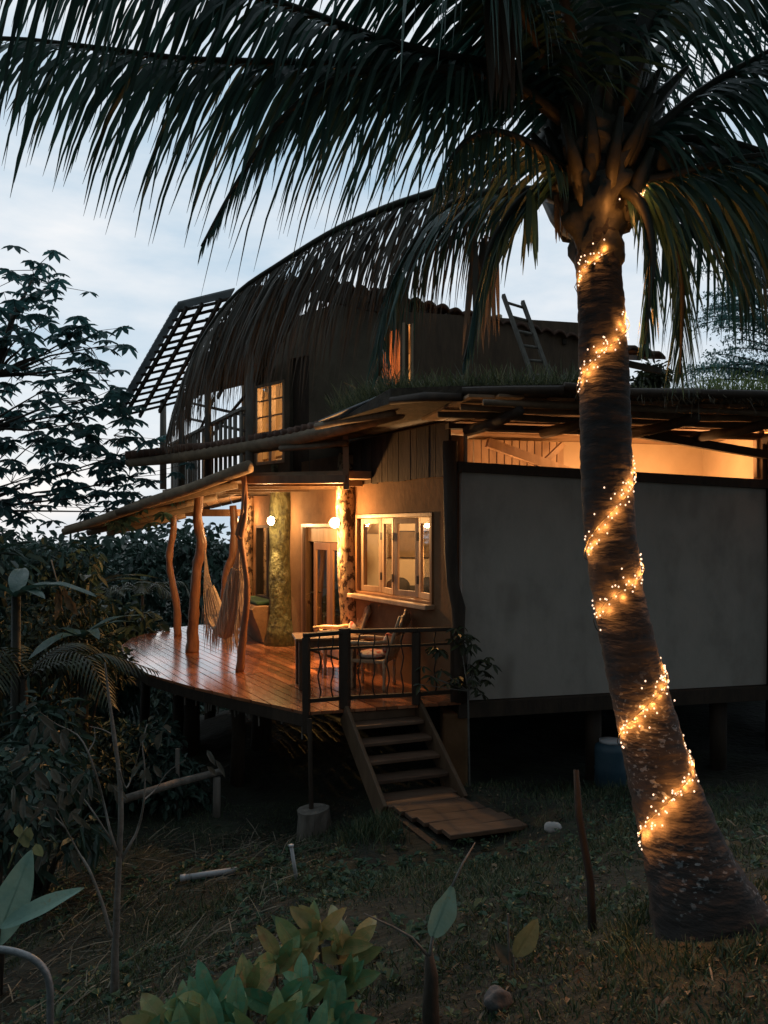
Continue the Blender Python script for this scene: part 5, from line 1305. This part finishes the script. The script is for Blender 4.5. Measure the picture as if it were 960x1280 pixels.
# grass round the foot of the palm
an = nr.random(1400)*6.283; rr_ = nr.uniform(.30,.46,1400); x = pax[1].x+np.cos(an)*rr_; y = pax[1].y+np.sin(an)*rr_; z = ground_z(x,y); d_ = np.stack([nr.normal(size=1400)*.4,nr.normal(size=1400)*.4,np.ones(1400)],1)
lc.blades(np.stack([x,y,z-.01],1), d_, rv(1400)*np.array([1,1,.1]), .04+.09*nr.random(1400), .006, .25, prof=(.8,1,.4), st=(0,.55,1))
# a tuft beside the steps
x = nr.normal(-.05,.22,900); y = nr.normal(8.25,.2,900); z = ground_z(x,y); q=len(x); d_ = np.stack([nr.normal(size=q)*.4,nr.normal(size=q)*.4,np.ones(q)],1)
kk = keep_off(x,y); x,y,z,d_ = x[kk],y[kk],z[kk],d_[kk]; q=len(x)
lc.blades(np.stack([x,y,z],1), d_, rv(q)*np.array([1,1,.1]), .16+.16*nr.random(q), .008, .25, prof=(.8,1,.4), st=(0,.55,1))
o = lc.build('lawn_grass', M['grass']); tag(o, 'short dark grass and weeds covering the slope', 'grass', None, 'stuff')
lc = LC()
for (n, x0, x1, y0, y1, a, b) in ((2300,-4.5,-.8,4.8,9.6,.15,.5),(700,-3.2,-.6,3.0,5.4,.12,.35),(260,-.6,3.5,2.2,6.5,.06,.16)):
    x, y, z = scatter(n, x0, x1, y0, y1); k = keep_off(x,y); x,y,z = x[k],y[k],z[k]; q = len(x)
    an = nr.normal(.5,.7,q); d_ = np.stack([np.cos(an), np.sin(an)*.8, np.abs(nr.normal(.15,.3,q))], 1)
    lc.blades(np.stack([x,y,z+.01],1), d_, rv(q), nr.uniform(a,b,q), .006+.007*nr.random(q), .15+.3*nr.random(q), prof=(.7,1,.5), st=(0,.5,1))
o = lc.build('dry_straw', M['straw']); tag(o, 'dry straw strewn over the slope below the deck', 'straw', None, 'stuff')
lc = LC()
for (n, x0, x1, y0, y1, a, b) in ((1100,-2.2,2.4,2.0,4.6,.02,.05),(1200,-4,4,4.5,10,.03,.08)):
    x, y, z = scatter(n, x0, x1, y0, y1); k = keep_off(x,y); x,y,z = x[k],y[k],z[k]; q = len(x)
    d_ = rv(q)*np.array([1,1,.35])+np.array([0,0,.1]); lc.leaves(np.stack([x,y,z+.015],1), d_, rv(q)*.5+np.array([0,0,1]), nr.uniform(a,b,q), nr.uniform(a,b,q)*.5, .25, .1)
o = lc.build('leaf_litter', M['litter']); tag(o, 'fallen brown leaves scattered over the lawn', 'leaf litter', None, 'stuff')
# low weeds
lc = LC()
for (n, x0, x1, y0, y1, a, b) in ((420,-2.2,2.2,1.9,4.2,.02,.05),(900,-4.2,1.0,4.0,8.5,.04,.09),(420,.5,4,4.2,9,.03,.07),(350,-.9,.1,8.4,9.6,.04,.10)):
    x, y, z = scatter(n, x0, x1, y0, y1); k = keep_off(x,y); pn = np.array([mnoise.noise((p*.8+5,q*.8,1)) for p, q in zip(x,y)]); k &= pn > -.12
    x,y,z = x[k],y[k],z[k]
    for i in range(len(x)):
        q = rng.randint(4,8); an = nr.random(q)*6.3; d_ = np.stack([np.cos(an), np.sin(an), nr.uniform(.2,1.2,q)],1); s_ = nr.uniform(a,b)
        lc.leaves(np.repeat([[x[i],y[i],z[i]+rng.uniform(0,.05)]],q,0)+nr.normal(size=(q,3))*.012, d_, np.array([[0,0,1.0]])+rv(q)*.3, s_*(.6+.8*nr.random(q)), s_*.5, .2, .3)
o = lc.build('low_weeds', M['weed']); tag(o, 'small green leafy weeds dotted over the lawn', 'weeds', None, 'stuff')
# grass on the roof
lc = LC()
def roof_grass(n, x0, x1, y0, y1, L, zb, edge=None):
    x = nr.uniform(x0,x1,n); y = nr.uniform(y0,y1,n)
    if edge is not None: k = y > edge(x); x, y = x[k], y[k]
    q = len(x); d_ = np.stack([nr.normal(size=q)*.45, nr.normal(size=q)*.4, np.ones(q)], 1)
    lc.blades(np.stack([x,y,np.full(q,zb)],1), d_, rv(q)*np.array([1,1,.1]), L*(.45+.8*nr.random(q)), .008+.006*nr.random(q), .12+.5*nr.random(q)**2, prof=(.8,1,.45), st=(0,.5,1))
ex = lambda x: np.interp(x, [p[0] for p in RP[:7]], [p[1] for p in RP[:7]])+.12
roof_grass(6500,-.3,2.7,8.8,10.6,.36,1.62,ex)
roof_grass(2200,-.75,.4,9.6,12.0,.50,1.66,ex)
roof_grass(1300,2.4,4.0,8.9,10.6,.16,1.58,ex)
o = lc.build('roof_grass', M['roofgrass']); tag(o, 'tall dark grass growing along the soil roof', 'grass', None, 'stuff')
lc = LC()
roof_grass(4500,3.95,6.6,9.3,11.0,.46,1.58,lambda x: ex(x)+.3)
o = lc.build('roof_grass', M['backlitgrass']); tag(o, 'roof grass past the palm, its backlight put into the bright green', 'grass', None, 'stuff')
lc = LC()
x = nr.uniform(2.2,6.5,900); y = ex(x)-.13+nr.random(900)*.25; z = np.full(900,1.57); d_ = np.stack([nr.normal(size=900), -np.abs(nr.normal(size=900))*.8, nr.normal(size=900)*.25-.05],1)
lc.blades(np.stack([x,y,z],1), d_, rv(900), nr.uniform(.08,.28,900), .009, .7, prof=(.7,1,.5), st=(0,.5,1))
o = lc.build('roof_thatch', M['straw']); tag(o, 'dry roots and straw hanging over the roof edge', 'straw', None, 'stuff')
# ================================================================== light, sky, camera
ilight((6.05,12.25,.8), 260, (1,.45,.14), .12); ilight((3.4,12.1,.1), 90, (1,.47,.18), .12); ilight((4.7,12.3,.15), 75, (1,.47,.18), .12); ilight((2.0,11.75,.3), 34, (1,.47,.18), .12)  # first is an unseen wing lamp, added to light the poles under the eave
ilight((4.95,12.0,1.22), 22, (1,.47,.18), .06); ilight((3.0,11.55,1.22), 14, (1,.47,.18), .06)  # two extra lamps set high, added to brighten the roof underside
ilight((.75,14.2,.75), 270, (1,.60,.27), .2)
ilight((-2.3,16.75,.6), 40, (1,.66,.34), .2)
ilight((-1.3,15.6,2.6), 130, (1,.56,.22), .15)
ilight((.45,13.3,2.8), 60, (1,.5,.18), .08)
w = bpy.data.worlds.new("World"); SC.world = w; w.use_nodes = True; nt = w.node_tree; N = nt.nodes; L = nt.links
for n in list(N): N.remove(n)
out = N.new('ShaderNodeOutputWorld'); bg = N.new('ShaderNodeBackground'); bg.inputs[1].default_value = .1
sky = N.new('ShaderNodeTexSky'); sky.sky_type = 'NISHITA'; sky.sun_disc = False
SUN_EL, SUN_AZ = math.radians(5), math.radians(-28)       # low behind the house
sky.sun_elevation = SUN_EL; sky.sun_rotation = SUN_AZ; sky.dust_density = 2.0; sky.ozone_density = 3.0
tc = N.new('ShaderNodeTexCoord'); sx = N.new('ShaderNodeSeparateXYZ'); L.new(tc.outputs['Generated'], sx.inputs[0])
mp = N.new('ShaderNodeMapping'); mp.inputs['Scale'].default_value = (1.0,1.0,3.2); L.new(tc.outputs['Generated'], mp.inputs[0])
ns = N.new('ShaderNodeTexNoise'); ns.inputs['Scale'].default_value = 2.4; ns.inputs['Detail'].default_value = 7; ns.inputs['Roughness'].default_value = .55; L.new(mp.outputs[0], ns.inputs[0])
cr = N.new('ShaderNodeValToRGB'); e = cr.color_ramp.elements; e[0].position = .36; e[1].position = .66
e[0].color = (.48,.66,.82,1); e[1].color = (.97,.98,1.0,1); L.new(ns.outputs['Fac'], cr.inputs[0])
sc10 = N.new('ShaderNodeVectorMath'); sc10.operation = 'SCALE'; sc10.inputs['Scale'].default_value = 10; L.new(cr.outputs[0], sc10.inputs[0])
mx = N.new('ShaderNodeMix'); mx.data_type = 'RGBA'; mx.inputs['Factor'].default_value = .95
L.new(sky.outputs[0], mx.inputs['A']); L.new(sc10.outputs[0], mx.inputs['B'])
fr_ = N.new('ShaderNodeMapRange'); fr_.interpolation_type = 'SMOOTHSTEP'; fr_.inputs['From Min'].default_value = -.5; fr_.inputs['From Max'].default_value = .75; fr_.inputs['To Min'].default_value = .20; fr_.inputs['To Max'].default_value = 1.0
L.new(sx.outputs['Y'], fr_.inputs[0])
sc2 = N.new('ShaderNodeVectorMath'); sc2.operation = 'SCALE'; L.new(mx.outputs['Result'], sc2.inputs[0]); L.new(fr_.outputs[0], sc2.inputs['Scale'])
tn = N.new('ShaderNodeMix'); tn.data_type = 'RGBA'; tn.blend_type = 'MULTIPLY'; tn.inputs['Factor'].default_value = 1
tr_ = N.new('ShaderNodeValToRGB'); tr_.color_ramp.elements[0].color = (.84,.97,1,1); tr_.color_ramp.elements[1].color = (1,1,1,1); L.new(fr_.outputs[0], tr_.inputs[0])
L.new(sc2.outputs[0], tn.inputs['A']); L.new(tr_.outputs[0], tn.inputs['B']); L.new(tn.outputs['Result'], bg.inputs[0]); L.new(bg.outputs[0], out.inputs[0])
sl = bpy.data.lights.new('sun', 'SUN'); sl.energy = .12; sl.angle = math.radians(25); sl.color = (1,.93,.86)
so_ = bpy.data.objects.new('sun', sl); COL.objects.link(so_)
sdv = V((math.sin(SUN_AZ)*math.cos(SUN_EL), math.cos(SUN_AZ)*math.cos(SUN_EL), math.sin(SUN_EL)))
so_.rotation_euler = (-sdv).to_track_quat('-Z','Y').to_euler()
cam = bpy.data.cameras.new('camera'); co = bpy.data.objects.new('camera', cam); COL.objects.link(co)
co.location = (0,0,0); co.rotation_euler = (math.pi/2,0,0)
cam.sensor_fit = 'AUTO'; cam.sensor_width = 36; cam.lens = 36*F/1280; cam.shift_y = (HY-640)/1280
cam.clip_end = 3000; cam.clip_start = .05; SC.camera = co
SC.view_settings.view_transform = 'Standard'; SC.view_settings.look = 'None'; SC.view_settings.exposure = 0; SC.view_settings.gamma = 1
SC.view_settings.use_curve_mapping = False
SC.render.engine = 'CYCLES'; SC.cycles.use_denoising = True; SC.cycles.max_bounces = 8; SC.cycles.transparent_max_bounces = 12
SC.cycles.sample_clamp_indirect = 4
